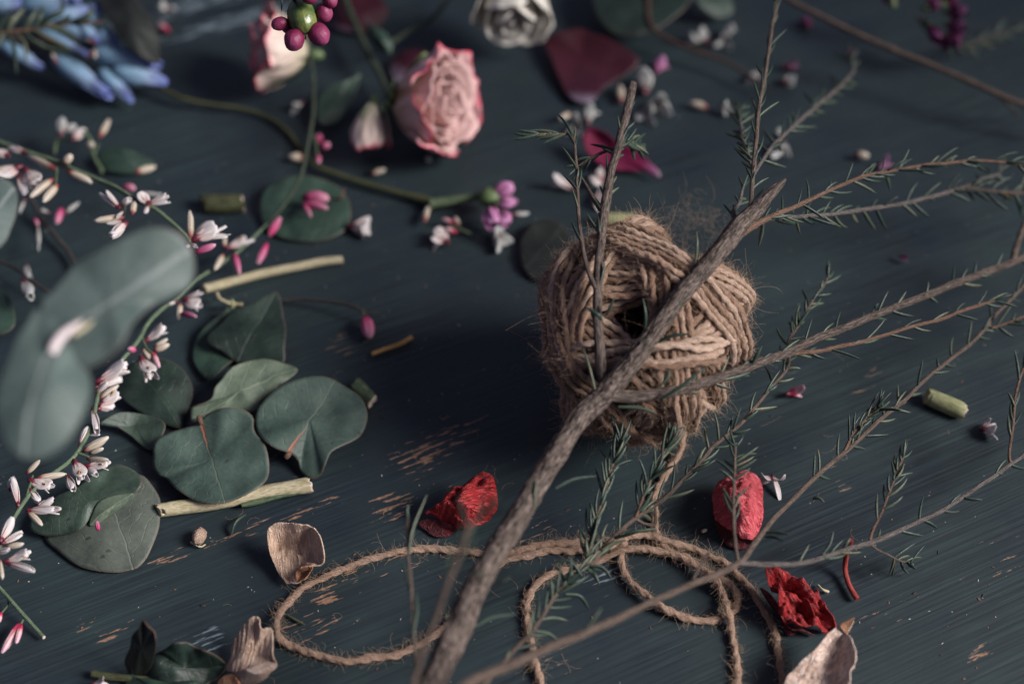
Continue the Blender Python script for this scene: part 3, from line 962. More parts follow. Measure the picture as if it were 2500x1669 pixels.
twig(b2, 'twig', [(2123, 1321, 24, 9), (2130, 1295, 25, 7), (2152, 1251, 27, 6), (2168, 1206, 29, 6), (2190, 1150, 31, 6), (2205, 1116, 32, 5)], 'twig_orange', 35, 60, 10, 0, 0.0003, dict(gap=22, L=50, w=10, t0=.2, out=.75))
twig(b2, 'twig', [(2123, 1325, 24, 8), (2140, 1340, 20, 6), (2165, 1352, 15, 5), (2195, 1368, 9, 5), (2224, 1375, 6, 5)], 'twig', 36, 40, 8, 0, 0.0002, dict(gap=18, L=52, w=9, t0=.62, out=1.0, lift=.2, tuft=False))
twig(b2, 'twig', [(1690, 1425, 38, 9), (1700, 1400, 39, 7), (1733, 1347, 40, 5)], 'twig', 37, 20, 8)
twig(b2, 'twig', [(2061, 1103, 26, 8), (2085, 1055, 28, 7), (2120, 1018, 30, 6), (2143, 995, 32, 5)], 'twig_orange', 38, 40, 8, 0, 0.0002, dict(gap=15, L=50, w=9, t0=.1, out=.65))
twig(b2, 'twig', [(2420, 800, 22, 6), (2460, 788, 22, 6), (2505, 770, 22, 6), (2570, 740, 22, 5)], 'twig_orange', 39, 30, 8, 0, 0.0002, dict(gap=40, L=56, w=9, out=.9))
mb = MB()
for pts in ([(1432, 1535, 50), (1450, 1510, 52), (1469, 1482, 54)], [(2007, 1354, 27), (2025, 1330, 28), (2035, 1297, 30)], [(1870, 1300, 31), (1895, 1298, 32), (1925, 1304, 33)],
            [(1868, 1310, 31), (1890, 1310, 32), (1912, 1320, 33)], [(1985, 1218, 28), (1998, 1215, 29), (2012, 1225, 29)], [(2057, 1340, 25), (2066, 1328, 27), (2076, 1314, 28)]):
    leafU(mb, pts, 12)
build('needle_leaves', mb, M['needle'], b2)

b3 = thing('needle_twig', U(1303, 1534, 20), 'leafy needle twig with orange side shoots rising below the twine ball', 'twig', 'needle twigs over the table')
twig(b3, 'twig', [(1160, 1700, 34, 12), (1250, 1590, 30, 12), (1303, 1534, 28, 11), (1351, 1459, 26, 11), (1394, 1411, 25, 11), (1450, 1371, 24, 12), (1465, 1345, 24, 12), (1490, 1320, 24, 12), (1548, 1267, 25, 12), (1590, 1237, 26, 12), (1636, 1204, 28, 11), (1716, 1119, 31, 11), (1742, 1089, 32, 11),
                   (1793, 1047, 34, 10), (1833, 1007, 35, 10), (1875, 954, 36, 9), (1923, 895, 38, 9), (1926, 834, 38, 8), (1942, 805, 38, 8), (1968, 763, 38, 8), (1989, 726, 38, 7), (2010, 700, 38, 6), (2024, 672, 38, 5)],
     'twig', 41, 260, 12, 0.02, 0.0004, dict(gap=29, L=56, w=11, t0=.04, out=.75, lift=.7))
twig(b3, 'twig', [(1432, 1385, 24, 8), (1437, 1349, 26, 7), (1447, 1286, 28, 7), (1460, 1251, 30, 7), (1479, 1193, 33, 7), (1497, 1132, 36, 6), (1513, 1080, 38, 6)], 'twig_orange', 42, 80, 10, 0, 0.0003, dict(gap=15, L=56, w=11, t0=.05, out=.6, lift=.6))
twig(b3, 'twig', [(1548, 1267, 25, 9), (1562, 1235, 28, 8), (1575, 1198, 31, 7), (1593, 1161, 34, 7), (1622, 1103, 38, 6), (1649, 1055, 41, 5)], 'twig_orange', 43, 80, 10, 0, 0.0003, dict(gap=16, L=58, w=11, t0=.05, out=.6, lift=.7))
twig(b3, 'twig', [(1552, 1264, 25, 8), (1575, 1278, 22, 8), (1598, 1278, 20, 8), (1600, 1252, 22, 7), (1597, 1225, 24, 5)], 'twig', 44, 30, 8)
mb = MB()
for pts in ([(1420, 1405, 25), (1390, 1370, 28), (1350, 1372, 28)], [(1380, 1425, 25), (1368, 1395, 28), (1352, 1372, 30)], [(1385, 1420, 26), (1393, 1390, 30), (1394, 1356, 33)], [(1440, 1380, 25), (1470, 1385, 24), (1493, 1412, 22)],
            [(1435, 1390, 24), (1450, 1400, 20), (1463, 1425, 18)], [(1380, 1450, 24), (1415, 1455, 22), (1438, 1486, 18)], [(1345, 1475, 25), (1348, 1440, 28), (1345, 1410, 30)], [(1312, 1520, 27), (1315, 1480, 28), (1313, 1445, 28)],
            [(1320, 1512, 26), (1350, 1508, 24), (1385, 1514, 22)], [(1470, 1342, 25), (1500, 1325, 26), (1528, 1318, 27)], [(1525, 1300, 26), (1560, 1296, 27), (1602, 1290, 27)], [(1300, 1540, 27), (1335, 1545, 24), (1360, 1560, 22)]):
    leafU(mb, pts, 13)
build('needle_leaves', mb, M['needle'], b3)

b4 = thing('needle_twig', U(1009, 1566, 30), 'thin upright twig with long leaf blades standing inside the big twine loop', 'twig', 'needle twigs over the table')
twig(b4, 'twig', [(1022, 1720, 40, 11), (1017, 1624, 42, 11), (1012, 1566, 44, 10), (1006, 1464, 46, 9), (1002, 1400, 47, 9), (998, 1350, 48, 8), (996, 1290, 49, 8), (995, 1235, 50, 6)], 'twig', 51, 80, 10)
mb = MB()
for pts in ([(999, 1350, 48), (1008, 1290, 50), (1042, 1208, 53)], [(1000, 1440, 46), (992, 1400, 47), (979, 1372, 48)], [(1010, 1540, 45), (1018, 1490, 46), (1016, 1445, 47)], [(1000, 1300, 49), (1010, 1262, 50), (1018, 1250, 51)],
            [(1014, 1570, 44), (1006, 1520, 45), (1008, 1450, 46)], [(996, 1270, 49), (994, 1245, 51), (998, 1232, 52)]):
    leafU(mb, pts, 13)
build('needle_leaves', mb, M['needle'], b4)

b5 = thing('needle_twig', U(1065, 1504, 70), 'blurred reddish twig crossing in front of the dark red dried petal', 'twig', 'needle twigs over the table')
twig(b5, 'twig', [(1000, 1700, 70, 15), (1030, 1597, 76, 15), (1065, 1504, 82, 14), (1094, 1424, 88, 14), (1126, 1344, 94, 14), (1145, 1290, 98, 13), (1170, 1262, 100, 11), (1200, 1240, 103, 9)], 'twig', 52, 80, 10, 0, 0.0003,
     dict(gap=60, L=62, w=11, t0=.55, out=.7, lift=.7))

fs = thing('dark_stem', U(2114, 93, 10), 'long dark bare stem running across the top corner', 'stem')
twig(fs, 'stem', [(1850, -50, 30, 14), (1928, 0, 28, 14), (2008, 42, 26, 14), (2114, 93, 24, 14), (2221, 138, 22, 14), (2327, 181, 20, 14), (2434, 229, 18, 14), (2510, 260, 16, 14), (2600, 300, 12, 13)], 'twig', 61, 90, 12)
twig(fs, 'stem', [(2440, 235, 17, 10), (2470, 262, 10, 8), (2486, 285, 4, 6)], 'darkstem', 62, 20, 8)

# ---------------------------------------------------------------- petals, leaves and flowers: materials
M['euc'] = mat_leaf('eucalyptus_leaf', (0.0475, 0.0783, 0.0640), (0.0251, 0.0460, 0.0379), (0.0838, 0.1096, 0.0853), 5.0, 0.55, rib=(0.26, 0.10, 0.06))
M['euc_dark'] = mat_leaf('dull_eucalyptus_leaf', (0.0396, 0.0660, 0.0495), (0.0198, 0.0343, 0.0264), (0.0660, 0.0924, 0.0660), 5.0, 0.5)
M['euc_pale'] = mat_leaf('pale_leaf_underside', (0.0929, 0.1249, 0.0871), (0.0523, 0.0784, 0.0552), (0.1452, 0.1800, 0.1278), 6.0, 0.6, veinamt=0.8)
M['euc_grey'] = mat_leaf('grey_brown_leaf', (0.0690, 0.0835, 0.0690), (0.0399, 0.0508, 0.0436), (0.1089, 0.1234, 0.1016), 6.0, 0.6)
M['euc_wax'] = mat_leaf('waxy_leaf', (0.0703, 0.0997, 0.0932), (0.0431, 0.0679, 0.0621), (0.17, 0.20, 0.195), 2.0, 0.55, spots=False, veinamt=0.1)
M['dark_leaf'] = mat_leaf('dark_green_leaf', (0.0145, 0.0297, 0.0224), (0.0079, 0.0145, 0.0119), (0.0231, 0.0396, 0.0297), 6.0, 0.5)
M['black_leaf'] = mat_leaf('dried_black_leaf', (0.0098, 0.0140, 0.0119), (0.0049, 0.0063, 0.0063), (0.0210, 0.0245, 0.0210), 6.0, 0.6)
M['teal_leaf'] = mat_leaf('blue_green_leaf', (0.0249, 0.0531, 0.0386), (0.0131, 0.0298, 0.0232), (0.0416, 0.0649, 0.0463), 6.0, 0.5)
M['white_petal'] = mat_ramp('white_petal', [(0.0, (0.1267, 0.0063, 0.0238)), (0.10, (0.2376, 0.0238, 0.0554)), (0.20, (0.5386, 0.3960, 0.3722)), (0.6, (0.5861, 0.5386, 0.5306)), (1, (0.6178, 0.5782, 0.5861))], 0.5, stripes=9, bst=0.15)
M['bud'] = mat_ramp('cream_bud', [(0.0, (0.0898, 0.0075, 0.0150)), (0.22, (0.2618, 0.0598, 0.0598)), (0.36, (0.4638, 0.3890, 0.2992)), (1, (0.5535, 0.5086, 0.4488))], 0.5, stripes=5, bst=0.1)
M['pink_bud'] = mat_ramp('pink_bud', [(0.0, (0.2210, 0.0102, 0.0510)), (0.3, (0.4420, 0.0510, 0.1530)), (0.65, (0.5270, 0.1700, 0.2805)), (1, (0.5610, 0.3230, 0.3910))], 0.6, stripes=5, bst=0.1, spec=0.2)
M['pink_white'] = mat_ramp('pink_to_white_bud', [(0.0, (0.22, 0.01, 0.04)), (0.35, (0.52, 0.04, 0.11)), (0.5, (0.70, 0.42, 0.44)), (1, (0.72, 0.45, 0.56))], 0.5, stripes=5, bst=0.1)
M['dull_white'] = mat_ramp('dull_white_petal', [(0.0, (0.1330, 0.0190, 0.0380)), (0.15, (0.3800, 0.3610, 0.3325)), (1, (0.4750, 0.4940, 0.4940))], 0.5, stripes=6, bst=0.1)
M['calyx'] = NT('maroon_calyx').fin((0.085, 0.008, 0.020), 0.45, None, 0.5)
M['calyx_green'] = NT('green_calyx').fin((0.10, 0.15, 0.06), 0.5, None, 0.4)
M['rose'] = mat_ramp('cream_rose_petal', [(0.0, (0.50, 0.46, 0.32)), (0.35, (0.66, 0.55, 0.46)), (0.88, (0.70, 0.56, 0.50)), (0.96, (0.66, 0.26, 0.30)), (1, (0.60, 0.05, 0.11))], 0.5, stripes=4, bst=0.2)
M['rose_pink'] = mat_ramp('pink_rose_petal', [(0.0, (0.50, 0.42, 0.28)), (0.3, (0.62, 0.42, 0.34)), (0.82, (0.74, 0.50, 0.48)), (0.95, (0.74, 0.44, 0.46)), (0.985, (0.64, 0.12, 0.18)), (1, (0.55, 0.03, 0.08))], 0.5, stripes=4, bst=0.2)
M['ivory'] = mat_ramp('ivory_petal', [(0.0, (0.40, 0.40, 0.26)), (0.4, (0.62, 0.59, 0.48)), (0.85, (0.70, 0.66, 0.58)), (1, (0.74, 0.72, 0.66))], 0.5, stripes=4, bst=0.15)
M['maroon_petal'] = mat_ramp('dark_red_petal', [(0.0, (0.1680, 0.1428, 0.1764)), (0.08, (0.1176, 0.0840, 0.1260)), (0.18, (0.0358, 0.0034, 0.0126)), (1, (0.0336, 0.0017, 0.0067))], 0.55, stripes=8, bst=0.2, trans=0.05, sheen=0.1)
M['magenta_petal'] = mat_ramp('magenta_petal', [(0.0, (0.3255, 0.2362, 0.3045)), (0.10, (0.2625, 0.0840, 0.1890)), (0.28, (0.1470, 0.0063, 0.0447)), (1, (0.1155, 0.0042, 0.0289))], 0.5, stripes=8, bst=0.2, trans=0.08)
M['blue'] = mat_ramp('blue_hyacinth_petal', [(0.0, (0.08, 0.18, 0.26)), (0.25, (0.22, 0.38, 0.52)), (0.65, (0.29, 0.38, 0.56)), (1, (0.15, 0.20, 0.50))], 0.45, stripes=5, bst=0.15)
M['wax_purple'] = mat_ramp('purple_wax_petal', [(0.0, (0.0813, 0.0030, 0.0231)), (0.4, (0.1392, 0.0103, 0.0462)), (1, (0.2553, 0.0513, 0.1232))], 0.5, spec=0.35, bst=0.6, bd=0.0008, trans=0.05, mott=0.6)
M['mauve'] = mat_ramp('mauve_petal', [(0.0, (0.3825, 0.1360, 0.2550)), (0.5, (0.5610, 0.2210, 0.4250)), (1, (0.5610, 0.2720, 0.4760))], 0.5, stripes=5, bst=0.2)
M['deep_mauve'] = mat_ramp('deep_purple_petal', [(0.0, (0.0630, 0.0063, 0.0252)), (0.5, (0.1260, 0.0189, 0.0693)), (1, (0.1071, 0.0315, 0.0945))], 0.5, stripes=5, bst=0.2)
s_ = NT('green_wax_cup')
M['cup'] = s_.fin(s_.ramp(s_.noise(s_.coord('Object'), 260, 3), [(0.35, (0.035, 0.07, 0.02)), (0.6, (0.12, 0.15, 0.04)), (0.8, (0.20, 0.20, 0.07))]), 0.3, s_.bump(s_.noise(s_.coord('Object'), 700, 2), 0.3, 0.0005), 0.5)
M['red_dry'] = mat_crumple('crumpled_red_petal', (0.0820, 0.0033, 0.0049), (0.3444, 0.0180, 0.0213), (0.5412, 0.0738, 0.0656), 0.48, 0.4, 2.6, (1.6, 7.0, 1))
M['rosy_dry'] = mat_crumple('crumpled_coral_petal', (0.3680, 0.0368, 0.0506), (0.6992, 0.1104, 0.1334), (0.7360, 0.2392, 0.2576), 0.5, 0.35, 3.0, (6.5, 2.0, 1))
M['tan_dry'] = mat_crumple('crumpled_tan_petal', (0.42, 0.27, 0.18), (0.70, 0.50, 0.38), (0.80, 0.66, 0.55), 0.55, 0.35, 3.0, (1.6, 6.5, 1))
M['tan_pale'] = mat_crumple('crumpled_pale_petal', (0.30, 0.18, 0.11), (0.66, 0.50, 0.42), (0.80, 0.70, 0.64), 0.55, 0.35, 4.0, (2.0, 5.0, 1))
M['tan_lip'] = mat_crumple('brown_petal_lip', (0.30, 0.13, 0.06), (0.56, 0.28, 0.16), (0.68, 0.42, 0.26), 0.5, 0.4, 3.0)
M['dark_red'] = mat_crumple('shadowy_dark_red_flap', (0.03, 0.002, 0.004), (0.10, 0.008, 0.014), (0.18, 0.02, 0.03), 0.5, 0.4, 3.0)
M['red_stalk'] = mat_bark('red_stalk_skin', (0.10, 0.010, 0.010), (0.26, 0.035, 0.030), (0.36, 0.07, 0.055), 0.5)
M['splinter'] = mat_bark('orange_splinter', (0.25, 0.12, 0.03), (0.46, 0.27, 0.09), (0.56, 0.37, 0.17), 0.4)

M['redstem'] = mat_bark('red_brown_stem', (0.02, 0.010, 0.009), (0.055, 0.028, 0.024), (0.10, 0.055, 0.045), 0.4)
M['darkgreen'] = mat_bark('dark_green_stem', (0.012, 0.018, 0.012), (0.028, 0.040, 0.027), (0.05, 0.065, 0.045), 0.4)


def wp(x, y, h): return U(x, y, h)


def flower(parent, b, t, w, kind='w', name='blossom', seed=0, calyx=True, label=None, opn=0.0):
    """b, t photo points (x, y, h); w width in photo pixels"""
    rg = random.Random(seed * 7 + int(b[0] * 3 + t[1]))
    B, T_ = U(*b), U(*t)
    d = T_ - B
    L = np.linalg.norm(d)
    d, n, c = axes_for(d)
    px = PX(*b)
    W_ = w * px
    mb = MB()
    mt = {'w': 'white_petal', 'b': 'bud', 'p': 'pink_bud', 'q': 'pink_white', 'g': 'dull_white', 'm': 'mauve', 'v': 'deep_mauve', 'y': 'blue'}[kind[0]]
    o = kind[1:] or '3'
    if o == 'b' or kind[0] in 'bpq' and o == '3':
        blob(mb, B + d * L * 0.5, (d, n, c), (L * 0.52, W_ * 0.5, W_ * 0.42), 12, 10, 0.5, 0.15)
        petal(mb, B + d * L * 0.1, d, n, L * 0.95, W_ * 0.9, 0.02, 0.45, 0.0, rg.uniform(-1, 1), nu=8, nv=6)
    elif o == 'y':
        for i in range(6):
            petal(mb, B, d, n, L * rg.uniform(0.85, 1.06), W_ * 1.3, 0.04, 0.5, 0.0 if i % 2 else 0.06, i * math.pi / 3 + rg.uniform(-.2, .2), nu=12, nv=6, sq=0.62)
        blob(mb, B + d * L * 0.33, (d, n, c), (L * 0.44, W_ * 0.56, W_ * 0.54), 12, 8, 0.5, 0.1, ub=(0, 0.6))
    elif o == 'f':      # open blossom seen from the side: broad banner petal, wings and keel
        petal(mb, B, d, n, L, W_ * 1.35, 0.35, 0.25, 0.10, rg.uniform(-.3, .3), nu=10, nv=8, tipn=0.05)
        for r_, k_, s_ in ((2.0, 0.95, 0.35), (-2.0, 1.0, 0.30), (3.1, 0.85, 0.1), (0.9, 0.9, 0.15)):
            petal(mb, B, d, n, L * k_, W_ * 0.85, s_ * 0.8, 0.4, 0.05, r_ + rg.uniform(-.3, .3), nu=9, nv=6)
    else:
        k = int(o)
        for i in range(k):
            petal(mb, B, d, n, L * rg.uniform(0.86, 1.06), W_ * rg.uniform(0.95, 1.2), rg.uniform(0.05, 0.26) * min(1.2, w / max(1, L / px) * 1.6) + opn * rg.uniform(0.2, 1), 0.45 - opn * 0.3, rg.uniform(-0.05, 0.12),
                  i * 2 * math.pi / k + rg.uniform(-.4, .4), nu=9, nv=6, tipn=rg.choice((0, 0.03)))
    o_ = build(name, mb, M[mt], parent, solid=0.00012, label=label)
    if o == 'f' and kind[0] == 'w':
        mb = MB()
        for q_ in range(3):
            e_ = unit(d + n * rg.uniform(0.1, 0.7) + c * rg.uniform(-0.4, 0.4))
            tube(mb, spline([B + d * L * 0.2, B + d * L * 0.45 + n * L * 0.08, B + d * L * 0.3 + e_ * L * 0.55], 6), np.linspace(0.00018, 0.00030, 6), 5, True)
        build('stamen', mb, M['splinter'], o_)
    if calyx:
        mb = MB()
        r = max(W_ * 0.20, 3.6 * px)
        blob(mb, B + d * r * 0.5, (d, n, c), (r * 1.6, r, r), 10, 7, 0.5, 0.3)
        build('calyx', mb, M['calyx' if kind[0] in 'wbpqg' else 'calyx_green'], o_)
    return o_


# ---------------------------------------------------------------- green leaves
def leaf(name, label, outline, center, m, cat='leaf', group=None, stalk=None, stalk_m='greenstem', **kw):
    mb = MB()
    patch(mb, outline, center, **kw)
    if stalk is None:
        return build(name, mb, M[m], None, solid=0.0003, label=label, cat=cat, group=group)
    t = thing(name, U(*center), label, cat, group)
    build('blade', mb, M[m], t, solid=0.0003)
    mb = MB()
    P, R = pathU(stalk, 16)
    tube(mb, P, R, 8, True)
    build('leaf_stalk', mb, M[stalk_m], t)
    return t


EG = 'round leaves lying in the pile by the pale stem piece'
leaf('eucalyptus_leaf', 'round blue green leaf with a curled lower lobe beside the dark green stem stub',
     [(623, 1017, 10), (635, 985, 12), (684, 943, 13), (747, 920, 13), (796, 921, 12), (842, 942, 10), (881, 971, 8), (896, 1003, 7), (895, 1031, 6), (877, 1066, 6), (831, 1090, 7), (807, 1108, 7), (793, 1140, 5), (782, 1162, 2), (756, 1168, 1.5), (735, 1152, 2),
      (729, 1129, 4), (717, 1113, 6), (703, 1106, 7), (670, 1098, 8), (642, 1076, 9), (626, 1048, 9)], (755, 1020, 9), 'euc', group=EG, power=1.3, amp=0.0022, fr=45, seed=3, base=(705, 1106, 7), tip=(815, 935, 11),
     stalk=[(698, 1116, 6.0, 14), (704, 1109, 6.8, 15), (711, 1101, 7.0, 8)], stalk_m='twig_orange')
leaf('eucalyptus_leaf', 'round blue green leaf with an orange rib lying left of the curled one',
     [(374, 1119, 5), (379, 1083, 7), (410, 1057, 8), (453, 1042, 8), (480, 1036, 8), (491, 1026, 9), (503, 1010, 10), (520, 1002, 11), (551, 992, 13), (593, 994, 13), (617, 1013, 12), (618, 1038, 11), (626, 1059, 10), (646, 1083, 9), (656, 1122, 8), (653, 1164, 7),
      (628, 1192, 8), (579, 1217, 8), (523, 1228, 8), (474, 1218, 7.5), (432, 1196, 6), (407, 1171, 3), (389, 1161, 4), (375, 1143, 4)], (515, 1120, 7), 'euc', group=EG, power=1.5, amp=0.0020, fr=48, seed=8, base=(491, 1030, 9), tip=(548, 1222, 6),
     stalk=[(485, 1016, 9.0, 12), (489, 1026, 9.0, 13), (493, 1036, 8.4, 8)], stalk_m='twig_orange')
leaf('leaf', 'pale green veined leaf underside tucked between the round leaves',
     [(468, 996, 7), (481, 988, 9), (516, 969, 10), (526, 940, 12), (572, 898, 12), (621, 881, 11), (667, 883, 10), (719, 896, 8), (724, 912, 8), (684, 945, 7), (642, 975, 6), (617, 1004, 6), (551, 1002, 6), (509, 1018, 6), (470, 1034, 5)], (590, 950, 9), 'euc_pale', group=EG,
     power=1.6, amp=0.002, fr=60, seed=21, base=(462, 1030, 5), tip=(728, 902, 8), jag=0.012)
leaf('leaf', 'dark pointed leaf with a fine midrib above the pale leaf',
     [(675, 708, 11), (691, 768, 9), (698, 806, 7), (696, 850, 5), (691, 889, 3), (640, 888, 3), (581, 884, 3), (545, 862, 4), (516, 848, 5), (505, 827, 6), (533, 796, 7), (565, 764, 8), (618, 738, 10)], (610, 815, 7), 'dark_leaf', group=EG, power=1.5, amp=0.002, fr=50, seed=31,
     base=(578, 890, 3), tip=(676, 705, 11), jag=0.012)
leaf('leaf', 'blue green leaf lying half under the dark pointed leaf',
     [(481, 820, 4), (509, 787, 5), (540, 764, 6), (566, 748, 6), (600, 790, 3), (600, 850, 2), (560, 892, 2), (516, 928, 2), (488, 910, 2), (470, 870, 2)], (530, 850, 2.5), 'teal_leaf', group=EG, power=1.5, amp=0.002, fr=60, seed=35, base=(500, 930, 2), tip=(566, 745, 6),
     stalk=[(566, 750, 6.5, 8), (570, 742, 7.5, 8), (566, 732, 8, 7)], stalk_m='palegreen')
leaf('leaf', 'very dark oval leaf under the white blossoms left of the pale leaf',
     [(290, 961, 5), (300, 908, 7), (340, 874, 8), (396, 874, 8), (446, 903, 6), (470, 945, 4), (466, 985, 2), (450, 1020, 1.5), (443, 1048, 1), (396, 1034, 2), (340, 1006, 3)], (380, 950, 5), 'dark_leaf', group=EG, power=1.6, amp=0.0015, fr=60, seed=41, base=(444, 1048, 1), tip=(330, 880, 8))
leaf('leaf', 'small dull green leaf folded along its rib under the dark oval one',
     [(243, 1034, 8), (288, 1008, 7), (340, 1010, 4), (389, 1023, 4), (404, 1038, 5), (396, 1066, 4), (376, 1098, 2), (354, 1095, 1), (316, 1062, 2), (268, 1032, 6)], (330, 1042, 2), 'euc_dark', group=EG, power=1.4, amp=0.001, fr=70, seed=45, base=(372, 1098, 2), tip=(280, 1005, 7))
leaf('leaf', 'large grey brown leaf lowest on the boards below the white blossoms',
     [(343, 1161, 4), (373, 1188, 3.5), (391, 1220, 3), (390, 1262, 2), (386, 1292, 2), (373, 1331, 1.5), (358, 1362, 1), (336, 1384, 1), (320, 1390, 1), (280, 1397, 1), (240, 1395, 1), (192, 1382, 1), (144, 1347, 1), (109, 1309, 1), (130, 1250, 1), (200, 1200, 1.5), (280, 1165, 2)],
     (270, 1280, 3.5), 'euc_grey', group=EG, power=2, amp=0.0012, fr=55, seed=51, base=(328, 1392, 1), tip=(262, 1190, 2), crease=0.01)
leaf('leaf', 'smooth blue green leaf lying over the large grey brown one',
     [(72, 1290, 3), (85, 1255, 4), (133, 1218, 6), (192, 1190, 8), (239, 1152, 10), (282, 1132, 11), (319, 1142, 11), (344, 1163, 10), (346, 1182, 10), (327, 1204, 9), (266, 1217, 8), (229, 1249, 6), (213, 1278, 5), (192, 1300, 4), (160, 1306, 3), (107, 1306, 3)], (215, 1225, 8), 'euc_dark',
     group=EG, power=1.8, amp=0.0014, fr=60, seed=55, base=(190, 1190, 8), tip=(260, 1290, 5))
leaf('leaf', 'pale folded back flap of a leaf resting on the grey brown one',
     [(218, 1282, 5), (229, 1249, 7), (245, 1225, 8.5), (275, 1211, 9.5), (326, 1203, 10), (310, 1226, 8), (286, 1248, 6), (262, 1262, 5), (238, 1278, 5)], (270, 1240, 8.2), 'euc_pale', group=EG, power=1.6, amp=0.0006, fr=70, seed=57, base=(326, 1202, 10), tip=(216, 1285, 5))
leaf('eucalyptus_leaf', 'round dull green leaf with a pink blossom on it in the middle distance',
     [(634, 500, 4), (645, 468, 5), (672, 445, 6), (710, 431, 7), (760, 430, 7), (812, 448, 5), (846, 482, 3), (856, 520, 2), (845, 558, 1.5), (800, 584, 1), (740, 591, 1), (690, 584, 1), (652, 562, 1.5), (636, 530, 2)], (745, 510, 3), 'teal_leaf', power=1.6, amp=0.001, fr=50, seed=61,
     base=(836, 482, 3), tip=(650, 560, 2), stalk=[(780, 486, 4, 6), (815, 486, 6, 6), (832, 484, 8, 8), (840, 460, 10, 4)], stalk_m='twig_orange')
DG = 'dark leaves at the bottom edge of the boards'
leaf('leaf', 'blackish pointed leaf standing up at the bottom edge',
     [(349, 1512, 26), (362, 1526, 26), (377, 1539, 24), (382, 1560, 22), (379, 1590, 15), (366, 1627, 7), (346, 1642, 3), (324, 1648, 2), (308, 1625, 5), (305, 1603, 9), (317, 1574, 16), (323, 1547, 20), (336, 1532, 24)], (345, 1580, 17), 'black_leaf', group=DG, power=1.2, amp=0.002, fr=70, seed=71,
     base=(325, 1650, 2), tip=(349, 1510, 26))
leaf('leaf', 'dark wavy leaf flat beside the tan petal at the bottom edge',
     [(372, 1604, 4), (397, 1583, 9), (435, 1571, 12), (466, 1572, 10), (501, 1583, 12), (543, 1596, 8), (549, 1623, 4), (525, 1645, 4), (501, 1662, 3), (470, 1690, 3), (401, 1700, 2), (360, 1680, 2)], (450, 1630, 4), 'dark_leaf', group=DG, power=1.3, amp=0.006, fr=80, seed=75,
     base=(360, 1660, 2), tip=(548, 1610, 6))
leaf('leaf', 'greener leaf cut off by the bottom edge beside the olive stem',
     [(310, 1640, 3), (335, 1650, 5), (360, 1655, 5), (400, 1665, 4), (480, 1668, 4), (500, 1700, 2), (400, 1740, 2), (310, 1720, 2)], (390, 1690, 6), 'teal_leaf', group=DG, power=1.6, amp=0.002, fr=70, seed=78, base=(310, 1660, 3), tip=(500, 1690, 3))
t = thing('stem_piece', U(290, 1650, 2), 'short olive green stem piece under the blackish leaf', 'stem')
mb = MB(); P, R = pathU([(226, 1643, 2, 20), (260, 1650, 2, 19), (320, 1655, 2, 17), (370, 1656, 2, 13)], 24); tube(mb, P, R, 12, True); build('bark', mb, M['olive'], t)
# leaves of the upper part
leaf('leaf', 'very dark long leaf hanging in front of the blue flowers',
     [(225, -40, 30), (240, 0, 30), (252, 30, 30), (272, 60, 29), (301, 106, 26), (340, 138, 23), (372, 152, 20), (386, 158, 18), (389, 120, 20), (386, 88, 23), (374, 53, 26), (354, 24, 29), (333, 0, 31), (300, -40, 33)], (315, 60, 30), 'black_leaf', power=1.6, amp=0.001, fr=50, seed=81,
     base=(260, -60, 30), tip=(388, 158, 18))
leaf('leaf', 'small green leaf lying behind the white buds on the left',
     [(240, 385, 5), (262, 365, 6), (300, 366, 7), (345, 378, 6), (378, 402, 4), (340, 418, 3), (290, 425, 2), (250, 415, 3)], (310, 395, 6), 'teal_leaf', power=1.5, amp=0.001, fr=60, seed=83, base=(240, 388, 5), tip=(380, 404, 4))
leaf('leaf', 'dark leaf lying under the pale green stub behind the ball',
     [(1270, 600, 3), (1285, 560, 4), (1330, 535, 4), (1380, 560, 3), (1400, 620, 2), (1380, 680, 1), (1320, 690, 1), (1280, 660, 2)], (1330, 615, 3), 'black_leaf', power=1.5, amp=0.001, fr=60, seed=85, base=(1270, 680, 1), tip=(1380, 550, 3))
leaf('leaf', 'dim teal leaf cut off by the left edge below the big blurred one',
     [(-40, 700, 4), (0, 706, 5), (25, 730, 5), (36, 765, 4), (32, 800, 3), (-10, 820, 2), (-60, 800, 2)], (-10, 760, 4), 'teal_leaf', power=1.5, amp=0.001, fr=60, seed=86, base=(-60, 760, 2), tip=(36, 770, 4))
leaf('leaf', 'dark rose leaf between the pink roses',
     [(780, 300, 6), (776, 250, 8), (800, 215, 9), (850, 195, 10), (880, 180, 9), (870, 220, 7), (850, 260, 5), (820, 300, 3)], (820, 245, 7), 'teal_leaf', power=1.5, amp=0.001, fr=60, seed=87, base=(785, 305, 4), tip=(882, 180, 9))
leaf('leaf', 'broad dull leaf in the shade along the top edge',
     [(1460, -50, 12), (1450, 20, 12), (1480, 70, 10), (1530, 90, 9), (1590, 80, 10), (1640, 50, 12), (1680, 10, 14), (1690, -50, 16)], (1560, 10, 13), 'dark_leaf', power=1.5, amp=0.001, fr=60, seed=89, base=(1570, 90, 9), tip=(1560, -60, 13))
leaf('leaf', 'dark green leaf beside the right edge of the broad dull one',
     [(1690, -30, 14), (1700, 0, 12), (1725, 30, 8), (1760, 45, 5), (1790, 30, 6), (1785, 0, 9), (1770, -40, 13)], (1740, 0, 10), 'teal_leaf', power=1.5, amp=0.001, fr=60, seed=90, base=(1690, -40, 14), tip=(1775, 45, 5))
t = thing('stem', U(1600, 70, 8), 'thin reddish stem leaving the broad dull leaf at the top', 'stem')
mb = MB(); P, R = pathU([(1580, -60, 20, 14), (1582, 0, 14, 11), (1588, 60, 12, 11), (1630, 95, 10, 10), (1700, 125, 9, 10), (1770, 150, 8, 9), (1830, 185, 7, 8), (1880, 215, 6, 6)], 60); tube(mb, P, R, 8, True); build('bark', mb, M['redstem'], t)
